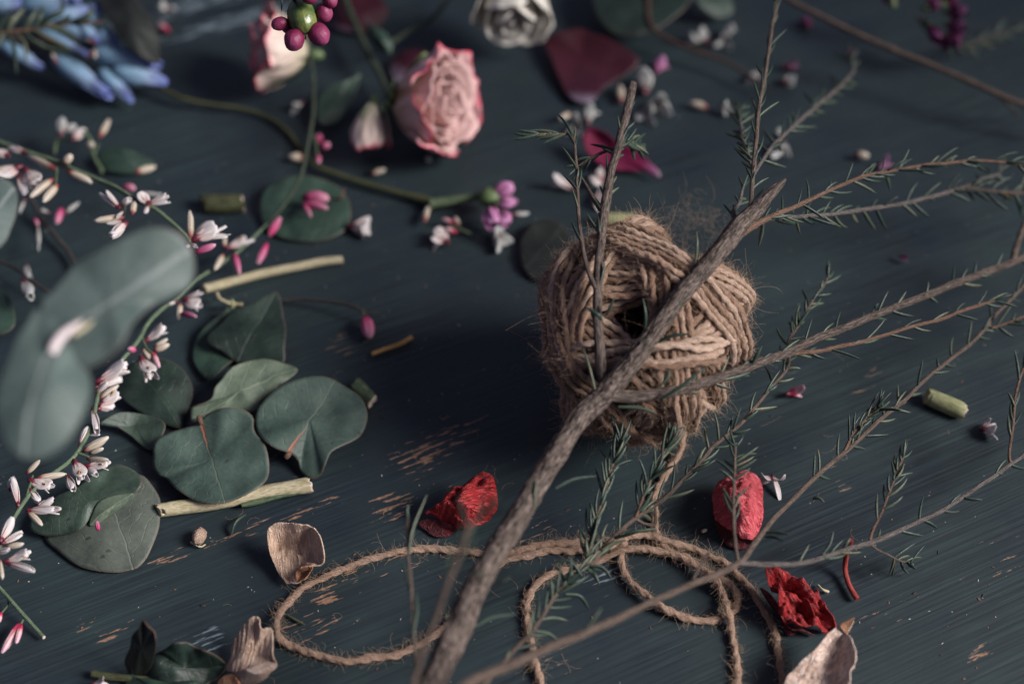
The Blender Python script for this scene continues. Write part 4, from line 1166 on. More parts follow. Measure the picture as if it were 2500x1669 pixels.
# big out of focus eucalyptus leaf pair close to the camera
t = thing('eucalyptus_sprig', U(150, 850, 140), 'large pale green leaf pair held up close to the camera and blurred', 'leaf')
mb = MB()
patch(mb, [(100, 750, 141), (128, 722, 142), (186, 656, 144), (240, 628, 146), (293, 600, 148), (345, 575, 149), (399, 566, 149), (445, 582, 147), (470, 620, 144), (474, 662, 141), (458, 700, 139), (420, 728, 138), (370, 755, 138), (330, 800, 139), (312, 838, 139), (296, 866, 138), (262, 895, 136), (210, 914, 135), (165, 900, 136),
           (120, 860, 138)], (265, 750, 141), power=1.6, amp=0.004, fr=22, seed=3, base=(140, 850, 138), tip=(465, 600, 146))
build('leaf', mb, M['euc_wax'], t, solid=0.0004)
mb = MB()
patch(mb, [(95, 752, 141), (70, 800, 141), (46, 838, 141), (20, 905, 140), (-6, 970, 139), (-8, 1030, 137), (20, 1095, 135), (62, 1124, 133), (110, 1124, 132), (165, 1092, 132), (205, 1035, 133), (226, 975, 134), (224, 930, 135), (205, 890, 136), (185, 850, 138), (150, 790, 140), (125, 760, 141)], (105, 960, 139), power=1.6, amp=0.004, fr=22, seed=8,
      base=(150, 820, 140), tip=(60, 1124, 133))
build('leaf', mb, M['euc_wax'], t, solid=0.0004)
mb = MB()
P, R = pathU([(126, 862, 142, 22), (136, 838, 143, 26), (162, 810, 144, 21), (200, 784, 144, 8)], 20)
tube(mb, P, R, 10, True)
build('leaf_joint', mb, M['joint'], t)
mb = MB()
P, R = pathU([(178, 818, 142, 10), (205, 800, 142, 12), (228, 784, 142, 7)], 20)
tube(mb, P, R, 10, True)
build('leaf_joint', mb, M['palestem'], t)
t = thing('eucalyptus_sprig', U(0, 500, 120), 'pale green leaf edge cut off by the left border above the large blurred pair', 'leaf')
mb = MB()
patch(mb, [(-90, 440, 120), (-20, 440, 122), (20, 445, 122), (40, 470, 121), (38, 510, 120), (22, 550, 119), (4, 582, 118), (-40, 620, 117), (-100, 640, 116)], (-30, 520, 121), power=1.6, amp=0.003, fr=30, seed=12, base=(-80, 640, 116), tip=(40, 450, 122))
build('leaf', mb, M['euc_wax'], t, solid=0.0004)

# ---------------------------------------------------------------- dried petals
PG = 'dried petals scattered on the boards'


def dried(label, parts, cat='petal', group=PG, name='dried_petal'):
    t = thing(name, U(parts[0][1][0][0], parts[0][1][0][1], 0), label, cat, group)
    for nm, outl, cen, m, kw in parts:
        mb = MB()
        patch(mb, outl, cen, **kw)
        build(nm, mb, M[m], t, solid=0.00035)
    return t


dried('crumpled dark red petal left of the thick branch', [
    ('petal_blade', [(1173, 1158, 11), (1197, 1163, 11), (1208, 1190, 9), (1213, 1220, 8), (1211, 1251, 6), (1188, 1269, 5), (1160, 1284, 5), (1132, 1290, 5), (1092, 1276, 4), (1051, 1264, 3), (1039, 1260, 3), (1077, 1228, 7), (1117, 1188, 10), (1150, 1168, 11)], (1140, 1228, 15), 'red_dry',
     dict(power=2.2, amp=0.0035, fr=140, seed=3, rings=44, seg=220, wr=0.0011, wrs=(2.5, 14), base=(1040, 1262, 3), tip=(1205, 1170, 11))),
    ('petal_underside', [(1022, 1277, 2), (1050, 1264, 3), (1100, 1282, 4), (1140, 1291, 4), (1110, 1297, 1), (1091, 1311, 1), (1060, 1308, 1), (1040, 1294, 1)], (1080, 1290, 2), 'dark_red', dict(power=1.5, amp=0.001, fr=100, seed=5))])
dried('crumpled coral red petal under the fork of the front twig', [
    ('petal_blade', [(1743, 1200, 7), (1752, 1180, 9), (1769, 1168, 10), (1795, 1156, 12), (1816, 1149, 12), (1845, 1159, 10), (1856, 1180, 8), (1861, 1210, 6), (1862, 1250, 6), (1856, 1284, 6), (1845, 1303, 7), (1833, 1313, 8), (1808, 1303, 9), (1787, 1290, 9), (1765, 1275, 8), (1748, 1262, 6), (1742, 1230, 6)],
     (1803, 1228, 17), 'rosy_dry', dict(power=1.7, amp=0.0022, fr=190, seed=7, rings=46, seg=240, jag=0.02, wr=0.0019, wrs=(10, 3), base=(1800, 1310, 8), tip=(1825, 1150, 12))),
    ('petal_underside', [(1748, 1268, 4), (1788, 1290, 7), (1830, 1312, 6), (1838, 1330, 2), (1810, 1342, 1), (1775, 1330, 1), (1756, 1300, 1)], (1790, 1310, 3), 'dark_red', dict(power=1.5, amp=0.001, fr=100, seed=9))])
dried('bright red petal crumpled open next to the large pale tan one', [
    ('petal_blade', [(1865, 1389, 12), (1895, 1388, 13), (1925, 1394, 13), (1950, 1410, 12), (1970, 1432, 10), (1986, 1455, 8), (1983, 1472, 5), (1992, 1462, 6), (1994, 1439, 9), (2010, 1455, 10), (2023, 1480, 9), (2036, 1508, 7), (2044, 1524, 5), (2027, 1532, 5), (2000, 1526, 6), (1975, 1527, 6), (1954, 1535, 7), (1930, 1524, 8), (1912, 1505, 9), (1900, 1475, 11),
                     (1897, 1448, 12), (1893, 1436, 12), (1878, 1426, 12), (1870, 1412, 13)], (1955, 1480, 5), 'red_dry', dict(power=1.3, amp=0.0045, fr=190, seed=13, rings=46, seg=240, wr=0.0016, wrs=(2.5, 14), base=(2040, 1530, 4), tip=(1868, 1392, 12))),
    ('petal_lobe', [(1958, 1475, 6), (1966, 1462, 9), (1978, 1470, 10), (1990, 1492, 9), (1988, 1510, 6), (1965, 1508, 5)], (1975, 1488, 8), 'red_dry', dict(power=1.3, amp=0.003, fr=150, seed=14, base=(1970, 1510, 4), tip=(1968, 1465, 9))),
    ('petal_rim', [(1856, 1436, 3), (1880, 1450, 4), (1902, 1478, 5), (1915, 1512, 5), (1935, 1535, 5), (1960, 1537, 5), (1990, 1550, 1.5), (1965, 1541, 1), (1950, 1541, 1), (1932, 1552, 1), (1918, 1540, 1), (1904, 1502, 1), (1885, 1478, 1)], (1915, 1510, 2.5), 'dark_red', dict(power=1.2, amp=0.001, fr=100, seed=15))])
dried('upright tan dried petal just above the left bend of the twine loop', [
    ('petal_blade', [(652, 1304, 10), (662, 1283, 12), (689, 1271, 14), (725, 1275, 15), (758, 1282, 15), (782, 1310, 14), (792, 1345, 13), (790, 1374, 12), (764, 1383, 11), (757, 1402, 7), (728, 1424, 3), (713, 1428, 2), (696, 1422, 2), (673, 1384, 4), (657, 1347, 7)], (712, 1340, 5), 'tan_dry',
     dict(power=2.6, amp=0.0016, fr=170, seed=17, rings=44, seg=220, wr=0.0007, wrs=(2.0, 9), base=(714, 1430, 2), tip=(700, 1270, 14))),
    ('petal_lip', [(722, 1392, 9), (736, 1382, 12), (764, 1380, 12), (757, 1398, 9), (742, 1414, 6), (724, 1420, 4)], (742, 1398, 6), 'tan_lip', dict(power=1.3, amp=0.0006, fr=120, seed=18))])
dried('folded tan dried petal touching the twine at the bottom left', [
    ('petal_blade', [(565, 1605, 3), (567, 1574, 5), (585, 1539, 9), (605, 1518, 12), (623, 1507, 14), (636, 1514, 14), (640, 1536, 13), (665, 1538, 11), (668, 1570, 11), (668, 1598, 12), (677, 1624, 12), (662, 1640, 11), (635, 1650, 10), (600, 1650, 8), (570, 1642, 5), (556, 1635, 3)], (620, 1590, 8), 'tan_dry',
     dict(power=1.8, amp=0.0016, fr=90, seed=19, rings=44, seg=220, wr=0.0005, wrs=(1.4, 12), base=(610, 1650, 5), tip=(628, 1508, 14), crease=0.03)),
    ('petal_fold', [(578, 1640, 8), (610, 1632, 12), (650, 1612, 14), (676, 1620, 13), (660, 1640, 10), (640, 1660, 6), (610, 1668, 3), (585, 1662, 4)], (625, 1640, 13), 'tan_pale', dict(power=1.8, amp=0.0015, fr=120, seed=20)),
    ('petal_lip', [(533, 1668, 2), (545, 1650, 5), (570, 1645, 7), (585, 1665, 6), (600, 1690, 3), (560, 1700, 2)], (565, 1670, 4), 'tan_lip', dict(power=1.3, amp=0.001, fr=120, seed=22))])
dried('large pale tan dried petal with a furrow at the bottom right', [
    ('petal_blade', [(1914, 1669, 6), (1925, 1648, 8), (1947, 1626, 9), (1965, 1610, 10), (1983, 1597, 11), (2000, 1572, 12), (2016, 1550, 13), (2034, 1535, 13), (2052, 1522, 14), (2085, 1510, 16), (2066, 1535, 13), (2078, 1555, 14), (2086, 1575, 14), (2091, 1604, 14), (2084, 1630, 13), (2074, 1648, 12), (2075, 1680, 10), (2055, 1730, 8), (1990, 1760, 5), (1930, 1740, 5),
                     (1908, 1700, 5)], (2010, 1640, 7), 'tan_pale', dict(power=2.2, amp=0.0020, fr=110, seed=23, rings=44, seg=220, wr=0.0008, wrs=(6, 14), base=(1960, 1740, 4), tip=(2083, 1512, 16), crease=0.045)),
    ('petal_tip', [(2050, 1524, 14.5), (2068, 1514, 16), (2086, 1508, 17), (2076, 1530, 14), (2067, 1545, 12), (2056, 1538, 13)], (2066, 1526, 14), 'tan_lip', dict(power=1.3, amp=0.0005, fr=120, seed=24))])
mb = MB()
patch(mb, [(1335, 350, 4), (1340, 395, 6), (1360, 440, 7), (1380, 490, 7), (1395, 532, 6)][:0] or [(1329, 105, 5), (1365, 80, 8), (1415, 70, 9), (1470, 88, 9), (1520, 112, 8), (1558, 145, 5), (1548, 170, 3), (1510, 192, 3), (1470, 220, 3), (1450, 245, 3), (1425, 253, 3), (1400, 246, 3), (1380, 225, 3), (1360, 185, 4), (1342, 140, 5)],
      (1435, 155, 3), power=1.6, amp=0.001, fr=60, seed=26, base=(1425, 256, 3), tip=(1440, 72, 9))
build('rose_petal', mb, M['maroon_petal'], None, solid=0.0004, label='large dark red rose petal with a whitish tip near the white rose', cat='petal', group='fresh rose petals')
mb = MB()
patch(mb, [(1428, 318, 11), (1450, 312, 12), (1480, 325, 12), (1500, 340, 11), (1540, 362, 9), (1575, 385, 7), (1598, 408, 5), (1613, 426, 4), (1606, 432, 3), (1580, 422, 3), (1540, 418, 3), (1490, 412, 4), (1450, 390, 6), (1425, 355, 9)],
      (1500, 378, 6), power=1.6, amp=0.001, fr=60, seed=27, base=(1616, 432, 3), tip=(1430, 318, 11))
build('rose_petal', mb, M['magenta_petal'], None, solid=0.0004, label='magenta petal behind the two upright twigs', cat='petal', group='fresh rose petals')
for lb, ol, ce, bs, tp, m in (('dark red petal between the stems above the pink roses', [(800, 10, 6), (840, -20, 10), (900, -20, 10), (940, 10, 8), (945, 40, 5), (920, 70, 3), (880, 85, 2), (820, 70, 3), (800, 40, 4)], (870, 30, 8), (820, 80, 2), (900, -20, 9), 'maroon_petal'),
                              ('dark red petal hidden behind the open pink rose', [(955, 150, 4), (985, 128, 7), (1030, 124, 7), (1055, 140, 5), (1040, 180, 3), (985, 205, 2), (955, 185, 3)], (1000, 160, 6), (965, 205, 1), (1110, 60, 7), 'maroon_petal')):
    mb = MB()
    patch(mb, ol, ce, power=1.6, amp=0.001, fr=60, seed=28, base=bs, tip=tp)
    build('rose_petal', mb, M[m], None, solid=0.0004, label=lb, cat='petal', group='fresh rose petals')

# ---------------------------------------------------------------- stem pieces and bits
def stem_piece(label, pts, m, sides=16, end=None, name='stem_piece', n=24, ridge=0.0, grp='cut stem pieces lying about'):
    t = thing(name, U(pts[0][0], pts[0][1], 0), label, 'stem', grp)
    P, R = pathU(pts, n)
    if name == 'stem_piece' and not ridge: ridge = 0.025
    mb = MB()
    tube(mb, P, R, sides, True, ridge=ridge, rs=int(pts[0][0]))
    d0_, d1_ = unit(P[1] - P[0]), unit(P[-1] - P[-2])
    sh = unit(np.cross(d1_, [0.2, 0.1, 1.0])) * 0.38 + np.array([0, 0, 0.18])

    def slant(mb_):
        if name != 'stem_piece': return
        for q_, arr in enumerate(mb_.V):
            for p_, d_ in ((P[0], d0_), (P[-1], d1_)):
                rel = arr - p_
                near = np.abs(rel @ d_) < R[-1] * 0.5
                k_ = rel @ sh
                arr[near] += (k_[near, None] + 0.15 * R[-1] * np.sin(k_[near, None] * 9000)) * d_
    slant(mb)
    build('rind', mb, M[m], t)
    if end:
        mb = MB()
        d = unit(P[-1] - P[-2])
        tube(mb, np.array([P[-1] - d * 0.0002, P[-1] + d * 0.0004]), R[-1] * np.array([0.97, 0.93]), sides, True)
        slant(mb)
        build('cut_end', mb, M[end], t)
    return t


stem_piece('pale yellowish green stem stub lying alone on the right', [(2262, 966, 3, 40), (2300, 982, 3, 43), (2338, 998, 3, 43), (2350, 1003, 3, 38)], 'palegreen', 24, 'pith')
stem_piece('dark green stem stub with a pink cut end beside the round leaf', [(866, 938, 3, 38), (884, 956, 3, 40), (908, 980, 3, 38)], 'greenstem', 20, 'pith', ridge=0.05)
stem_piece('olive green stub lying above the pale stick', [(494, 497, 3, 46), (540, 498, 3, 48), (588, 496, 3, 44)], 'olive', 20, 'pith', ridge=0.03)
stem_piece('yellow green stub just behind the twine ball', [(1475, 535, 4, 34), (1510, 538, 4, 36), (1542, 536, 4, 33)], 'palegreen', 20, 'pith')
stem_piece('long pale peeled stick left of centre', [(497, 705, 3, 24), (560, 689, 2, 23), (640, 668, 2, 22), (730, 650, 2, 21), (790, 638, 2, 21), (835, 634, 2, 20)], 'palestem', 16, None)
t = stem_piece('half peeled stem lying under the round leaves', [(385, 1246, 2.7, 34), (440, 1238, 2.7, 36), (520, 1227, 2.7, 36), (600, 1211, 2.7, 37), (680, 1196, 2.8, 38), (752, 1184, 2.9, 40)], 'palestem', 18, 'pith', n=50, ridge=0.03)
mb = MB()
P, R = pathU([(590, 1233, 2.6, 10), (620, 1226, 2.6, 15), (680, 1210, 2.6, 16), (753, 1195, 2.6, 14)], 40)
tube(mb, P, R, 12, True, ridge=0.12, rs=4)
mm_ = M['greenstem']
build('green_bark_strip', mb, M['greenstem'], t)
stem_piece('thin orange splinter by the pink bud', [(908, 864, 1.5, 11), (940, 852, 1.5, 11), (975, 840, 1.5, 11), (1006, 823, 1.5, 12)], 'splinter', 10, None, name='splinter')
stem_piece('curved dull red stalk lying across the pale side twig', [(2078, 1318, 16, 14), (2070, 1340, 12, 13), (2064, 1370, 6, 13), (2064, 1395, 3, 13), (2072, 1425, 2, 13), (2084, 1448, 2, 14), (2093, 1462, 2, 14)], 'red_stalk', 12, None, name='stalk', n=40)
stem_piece('thin curled brown tendril beside the dark pointed leaf', [(530, 715, 6, 7), (536, 728, 6, 7), (555, 738, 5, 8), (575, 742, 4, 9), (592, 744, 4, 10)], 'palestem', 8, None, name='tendril')
stem_piece('thin green stem end at the lower left edge', [(-20, 1412, 6, 9), (0, 1435, 6, 9), (40, 1480, 5, 9), (80, 1525, 3, 9), (106, 1554, 2, 9)], 'broomstem', 10, 'pith', n=30, name='thin_stem')
# seed husk
t = thing('seed_husk', U(487, 1312, 0), 'small tan husk lying alone above the twine loop', 'husk')
mb = MB(); d_, n_, c_ = axes_for(U(480, 1330, 2) - U(492, 1292, 2)); blob(mb, U(487, 1308, 3), (d_, n_, c_), (0.0031, 0.0018, 0.0023), 16, 12, 0.5, 0.25, 300); build('shell', mb, M['tan_dry'], t)
mb = MB(); P, R = pathU([(466, 1322, 2, 6), (476, 1328, 2, 6), (490, 1334, 1, 5), (502, 1328, 1, 4)], 14); tube(mb, P, R, 6, True); build('husk_stub', mb, M['palestem'], t)

# stems of the upper left tangle
TS = 'dark stems in the flowers at the top'
for lb, pts, m in (('olive stem running from the blue flowers to the rosebud', [(395, 218, 6, 11), (450, 243, 5, 12), (520, 255, 4, 11), (600, 268, 3, 11), (660, 290, 2, 11), (700, 320, 2, 12), (735, 365, 2, 12), (770, 404, 3, 13), (830, 428, 3, 14), (900, 450, 3, 14), (980, 472, 3, 15), (1040, 488, 3, 22), (1065, 498, 3, 26)], 'olive'),
                   ('green stem going to the mauve flower', [(1050, 498, 4, 26), (1110, 488, 5, 22), (1170, 480, 6, 20), (1205, 474, 8, 18)], 'greenstem'),
                   ('slanting green stem crossing behind the pink roses', [(830, -40, 14, 16), (850, 20, 12, 17), (880, 90, 10, 17), (910, 150, 9, 16), (935, 200, 8, 15), (950, 260, 8, 14), (965, 330, 6, 12)], 'darkgreen'),
                   ('thin stem reaching up to the top beside the white rose', [(940, 115, 12, 14), (1000, 75, 12, 13), (1060, 40, 12, 12), (1110, -20, 14, 10)], 'darkgreen'),
                   ('dark thin stem dropping from the roses past the round leaf', [(730, -60, 24, 11), (742, 60, 22, 11), (762, 170, 20, 11), (765, 270, 18, 10), (750, 360, 16, 10), (735, 430, 14, 10), (700, 490, 12, 9), (652, 548, 11, 8), (600, 596, 11, 8), (560, 632, 10, 8)], 'darkgreen')):
    t = thing('stem', U(pts[0][0], pts[0][1], 0), lb, 'stem', TS)
    mb = MB(); P, R = pathU(pts, 70, 0.0003, 3); tube(mb, P, R, 10, True, ridge=0.02); build('rind', mb, M[m], t)
leaf('leaf', 'narrow green leaf on the stem above the open pink rose', [(895, 60, 20), (915, 65, 21), (940, 80, 20), (958, 110, 17), (950, 135, 14), (925, 120, 15), (905, 95, 17)], (930, 98, 20), 'teal_leaf', power=1.5, base=(950, 140, 14), tip=(895, 58, 20))

# top left needle sprig in front of the blue flowers
b6 = thing('needle_sprig', U(100, 70, 40), 'orange stemmed sprig of dark needle leaves over the blue flowers', 'twig')
twig(b6, 'twig', [(-40, 88, 40, 12), (10, 80, 41, 11), (60, 74, 42, 11), (110, 64, 43, 10), (160, 57, 43, 10), (210, 57, 44, 8), (252, 52, 44, 6)], 'twig_orange', 71, 60, 8)
mb = MB()
for pts in ([(100, 66, 43), (118, 45, 46), (150, 30, 47), (152, -8, 50)], [(88, 68, 43), (100, 40, 46), (104, 14, 47)], [(60, 72, 42), (75, 50, 45), (92, 24, 47)], [(170, 57, 43), (200, 48, 46), (224, 28, 48), (212, 10, 49)], [(130, 60, 43), (155, 52, 44), (172, 38, 46)],
            [(20, 78, 41), (30, 55, 44), (60, 20, 46)], [(-5, 80, 41), (8, 55, 44), (30, 36, 46)], [(110, 66, 43), (150, 75, 41), (190, 98, 38)], [(80, 72, 42), (110, 90, 40), (170, 120, 36)], [(60, 76, 42), (90, 110, 38), (180, 130, 36)], [(40, 78, 41), (60, 110, 38), (64, 150, 34)],
            [(10, 84, 41), (-5, 110, 39), (-20, 140, 36)], [(20, 82, 41), (35, 120, 38), (40, 180, 34)], [(60, 78, 42), (80, 100, 40), (110, 112, 38)]):
    leafU(mb, pts, 17)
build('needle_leaves', mb, M['needle'], b6)

# ---------------------------------------------------------------- blue hyacinth
hy = thing('hyacinth', U(200, 100, 12), 'cluster of pale blue hyacinth bells in the top left corner', 'flower')
for i, (b, t_, w) in enumerate([((140, 146, 14), (266, 232, 8), 46), ((250, 176, 12), (320, 243, 6), 34), ((285, 172, 13), (404, 200, 9), 50), ((238, 128, 17), (388, 160, 15), 50), ((245, 82, 22), (290, 110, 20), 42),
                                ((108, 78, 24), (218, 135, 20), 20), ((150, 62, 26), (226, 96, 24), 20), ((10, 112, 18), (112, 170, 10), 32), ((200, 66, 26), (242, 102, 24), 28), ((60, 14, 20), (190, 2, 24), 44), ((110, 52, 24), (232, 22, 26), 40),
                                ((90, 66, 20), (210, 44, 22), 36), ((-30, 8, 20), (60, 6, 22), 48), ((180, 60, 20), (240, 8, 26), 34), ((170, -30, 24), (190, 14, 24), 40), ((225, 62, 24), (248, 20, 26), 26)]):
    flower(hy, b, t_, w, 'yy', 'floret', i, calyx=False)
mb = MB(); P, R = pathU([(-60, 90, 12, 40), (60, 100, 12, 38), (160, 110, 11, 34), (240, 125, 10, 28)], 30); tube(mb, P, R, 12, True, ridge=0.1); build('stalk', mb, M['darkstem'], hy)
mb = MB()
for pts in ([(235, 110, 26), (225, 102, 27), (215, 98, 27)], [(215, 138, 22), (232, 124, 24), (232, 142, 22)], [(140, 158, 22), (128, 132, 25)]):
    P = spline([U(*p) for p in pts], 8); tube(mb, P, 0.0006, 7, True)
build('anther', mb, M['bud'], hy)

# ---------------------------------------------------------------- sprigs of white blossoms
def sprig(label, stem_pts, m, blossoms, n=150, name='blossom_sprig', twigs=()):
    t = thing(name, U(*stem_pts[len(stem_pts) // 2][:3]), label, 'flower sprig', 'sprigs of small white blossoms')
    mb = MB(); P, R = pathU(stem_pts, n, 0.0002, 2); tube(mb, P, R, 12, True, lobes=6, lob=0.08, pitch=1.0)
    build('stem', mb, M[m], t)
    for pts in twigs:
        mb = MB(); P, R = pathU(pts, 16); tube(mb, P, R, 7, True); build('stem', mb, M['greenstem'], t)
    for i, (b, t_, w, k) in enumerate(blossoms):
        flower(t, b, t_, w, k, 'blossom', i)
    return t


h = 40
def X(l, h0, dh=2):
    r = random.Random(3)
    out = []
    for x0_, y0_, x1_, y1_, w, k in l:
        a = h0(x0_) if callable(h0) else h0
        out.append(((x0_, y0_, a), (x1_, y1_, a + r.uniform(-dh, dh * 1.6)), w, k))
    return out


hA = lambda x: 40 + max(0, 10 - abs(x - 330) / 30)
sprig('long ribbed green stem with white and pink blossoms slanting down behind the big blurred leaf', [(-60, 330, 36, 15), (0, 349, 38, 14), (67, 373, 40, 13), (146, 397, 42, 13), (186, 417, 43, 13), (239, 438, 44, 13), (290, 462, 46, 13), (333, 489, 48, 12), (386, 515, 48, 11), (452, 574, 46, 9), (466, 598, 45, 6)], 'broomstem',
      X([(48, 408, -10, 435, 44, 'wf'), (46, 430, 62, 480, 30, 'w3'), (62, 415, 98, 462, 44, 'wf'), (128, 438, 76, 480, 20, 'b'), (140, 452, 106, 492, 20, 'b'), (166, 419, 224, 445, 20, 'b'), (134, 412, 70, 382, 20, 'b'), (158, 400, 174, 378, 20, 'b'), (20, 380, -10, 372, 30, 'w3'), (60, 372, 20, 360, 24, 'w3'),
         (292, 506, 257, 462, 15, 'w2'), (288, 508, 244, 474, 14, 'w2'), (298, 502, 320, 484, 24, 'w3'), (323, 522, 328, 494, 17, 'b'), (300, 530, 232, 539, 18, 'b'), (304, 542, 254, 547, 15, 'w2'), (307, 545, 266, 586, 36, 'w3'), (300, 515, 286, 530, 14, 'w2'),
         (364, 497, 338, 474, 30, 'wf'), (364, 497, 412, 478, 20, 'w3'), (364, 500, 416, 492, 15, 'w2'), (362, 500, 354, 523, 16, 'w2'),
         (465, 582, 464, 518, 18, 'b'), (476, 584, 532, 552, 50, 'wf'), (480, 582, 562, 574, 18, 'w3'), (482, 580, 552, 556, 12, 'w2'), (475, 617, 525, 598, 18, 'p'), (466, 596, 452, 606, 12, 'w2'), (466, 594, 480, 602, 12, 'w2')], hA),
      twigs=[[(310, 476, 46, 6), (306, 500, 46, 5), (303, 530, 46, 5)], [(140, 396, 42, 6), (138, 425, 42, 6), (136, 450, 42, 5)], [(455, 575, 46, 6), (462, 585, 45, 6), (475, 612, 45, 5)]])
hB = lambda x: 14 if x > 420 else 14 + (420 - x) / 60
sprig('curving sprig crowded with white blossoms that runs down to the lower left corner',
      [(655, 548, 12, 8), (575, 618, 13, 9), (524, 654, 13, 9), (474, 686, 14, 9), (432, 728, 14, 9), (399, 752, 14, 10), (365, 785, 15, 10), (335, 835, 16, 10), (292, 885, 16, 10), (245, 955, 17, 10), (222, 1040, 18, 10), (180, 1115, 18, 10), (110, 1170, 19, 10), (55, 1230, 20, 10), (10, 1310, 20, 10), (-20, 1400, 20, 9)], 'broomstem',
      X([(555, 605, 604, 586, 32, 'wf'), (558, 600, 624, 584, 16, 'w2'), (573, 620, 584, 668, 17, 'p'), (545, 622, 525, 657, 16, 'b'), (548, 603, 548, 578, 12, 'b'), (657, 574, 684, 533, 21, 'p'), (652, 595, 630, 642, 20, 'p'),
         (452, 726, 494, 712, 18, 'w2'), (452, 732, 490, 750, 36, 'wf'), (440, 742, 436, 778, 16, 'b'), (444, 765, 478, 772, 15, 'p'), (432, 734, 410, 744, 10, 'w2'),
         (356, 832, 406, 798, 32, 'wf'), (378, 846, 408, 828, 11, 'b'), (376, 856, 411, 841, 17, 'b'), (350, 850, 369, 880, 18, 'b'), (373, 860, 388, 895, 13, 'q'), (330, 856, 314, 850, 16, 'p'), (345, 874, 374, 926, 38, 'wf'), (352, 880, 366, 925, 18, 'w2'),
         (240, 930, 316, 890, 42, 'wf'), (235, 946, 300, 922, 28, 'w3'), (236, 958, 264, 934, 18, 'w2'), (244, 972, 287, 942, 16, 'b'), (246, 988, 292, 960, 36, 'wf'), (240, 998, 280, 990, 26, 'w3'),
         (226, 996, 238, 1058, 26, 'w3'), (194, 1088, 215, 1040, 22, 'w3'), (214, 1062, 246, 1060, 10, 'w2'), (205, 1100, 262, 1068, 22, 'b'), (220, 1106, 251, 1094, 12, 'b'), (214, 1120, 262, 1122, 14, 'b'), (212, 1136, 270, 1134, 32, 'wf'), (214, 1140, 236, 1160, 20, 'w2'),
         (182, 1125, 206, 1176, 34, 'wf'), (166, 1162, 178, 1197, 28, 'w3'), (66, 1155, 96, 1124, 13, 'b'), (92, 1166, 159, 1157, 17, 'b'), (74, 1172, 130, 1192, 38, 'wf'), (74, 1195, 98, 1230, 28, 'w3'), (45, 1234, 32, 1165, 28, 'w3'), (24, 1196, 24, 1162, 20, 'w2'),
         (68, 1244, 142, 1246, 30, 'w3'), (70, 1250, 102, 1281, 17, 'b'), (90, 1238, 132, 1218, 22, 'w2'), (2, 1320, 32, 1264, 30, 'w3'), (6, 1326, 61, 1299, 24, 'w3'), (14, 1336, 56, 1327, 15, 'b'), (14, 1370, 76, 1350, 30, 'wf'), (20, 1374, 84, 1396, 26, 'w3'), (-2, 1365, 6, 1410, 12, 'b'), (-10, 1350, 25, 1340, 20, 'w3')], hB),
      220, twigs=[[(345, 820, 15, 6), (358, 850, 16, 6), (372, 862, 16, 5)], [(240, 960, 17, 6), (236, 985, 17, 6), (232, 1005, 17, 5)], [(190, 1105, 18, 7), (215, 1115, 18, 7), (225, 1130, 18, 5)], [(60, 1225, 20, 7), (70, 1195, 20, 7), (80, 1160, 20, 5)]])
sprig('out of focus sprig of white buds behind the ribbed stem on the left',
      [(250, 420, 8, 10), (228, 380, 9, 10), (222, 345, 12, 9), (205, 320, 15, 8)], 'greenstem',
      X([(148, 330, 152, 290, 30, 'g'), (158, 320, 185, 305, 20, 'g'), (178, 340, 212, 312, 26, 'w'), (243, 335, 266, 294, 16, 'b'), (214, 355, 228, 352, 16, 'b'), (332, 420, 378, 408, 18, 'b'), (345, 470, 400, 478, 12, 'g'), (300, 460, 328, 458, 22, 'p')], 14), 40,
      twigs=[[(205, 320, 14, 7), (170, 340, 12, 8), (140, 345, 10, 8), (133, 375, 9, 8)], [(228, 380, 9, 6), (240, 350, 12, 6)]])
sprig('dark stem with pink buds at the far left behind the leaf edge',
      [(70, 470, 6, 10), (95, 520, 5, 10), (130, 570, 4, 11), (170, 620, 3, 11), (200, 680, 3, 10)], 'darkstem',
      X([(150, 510, 138, 545, 20, 'p'), (85, 535, 92, 548, 12, 'p'), (160, 520, 192, 495, 12, 'g'), (120, 520, 100, 512, 14, 'g'), (92, 550, 96, 610, 12, 'g'), (60, 490, 45, 520, 14, 'g')], 8), 40)
sprig('dim stem with two white petals below the left leaf edge',
      [(-20, 632, 8, 8), (30, 650, 8, 8), (80, 685, 7, 8), (130, 722, 6, 8)], 'darkstem', X([(64, 645, 72, 680, 18, 'g'), (58, 685, 78, 730, 34, 'g')], 12), 30)
sprig('dark stalk ending in one pink bud right of the dark pointed leaf',
      [(690, 732, 3, 9), (740, 730, 4, 8), (800, 735, 5, 8), (850, 744, 6, 8), (885, 757, 6, 7), (905, 765, 5, 6), (928, 768, 4, 4)], 'darkstem', X([(893, 775, 902, 822, 38, 'p3')], 5), 50, twigs=[[(885, 757, 6, 6), (893, 775, 5, 6)]])
sprig('pair of pink and white buds at the lower left edge',
      [(0, 1500, 3, 5), (20, 1470, 4, 5), (8, 1440, 5, 6)], 'greenstem', X([(48, 1522, 6, 1590, 20, 'q'), (52, 1524, 40, 1568, 14, 'q'), (2, 1495, -6, 1520, 14, 'q')], 4), 20, twigs=[[(56, 1512, 4, 6), (50, 1526, 4, 6)]])
sprig('short sprig of tiny buds beside the pink bloom left of the ball',
      [(1090, 545, 3, 8), (1110, 555, 3, 8), (1135, 565, 3, 8), (1153, 572, 2, 6)], 'greenstem', X([(1036, 540, 1046, 505, 16, 'b'), (1115, 568, 1085, 558, 14, 'q'), (1112, 545, 1080, 535, 12, 'q'), (1120, 550, 1112, 530, 12, 'b')], 4), 20)
sprig('tiny pink buds hanging below the green stems left of the rosebud',
      [(765, 330, 10, 6), (772, 350, 9, 6), (775, 390, 6, 5)], 'greenstem', X([(778, 348, 780, 330, 20, 'p'), (785, 360, 805, 352, 18, 'p'), (778, 380, 778, 398, 12, 'p')], 9), 20)

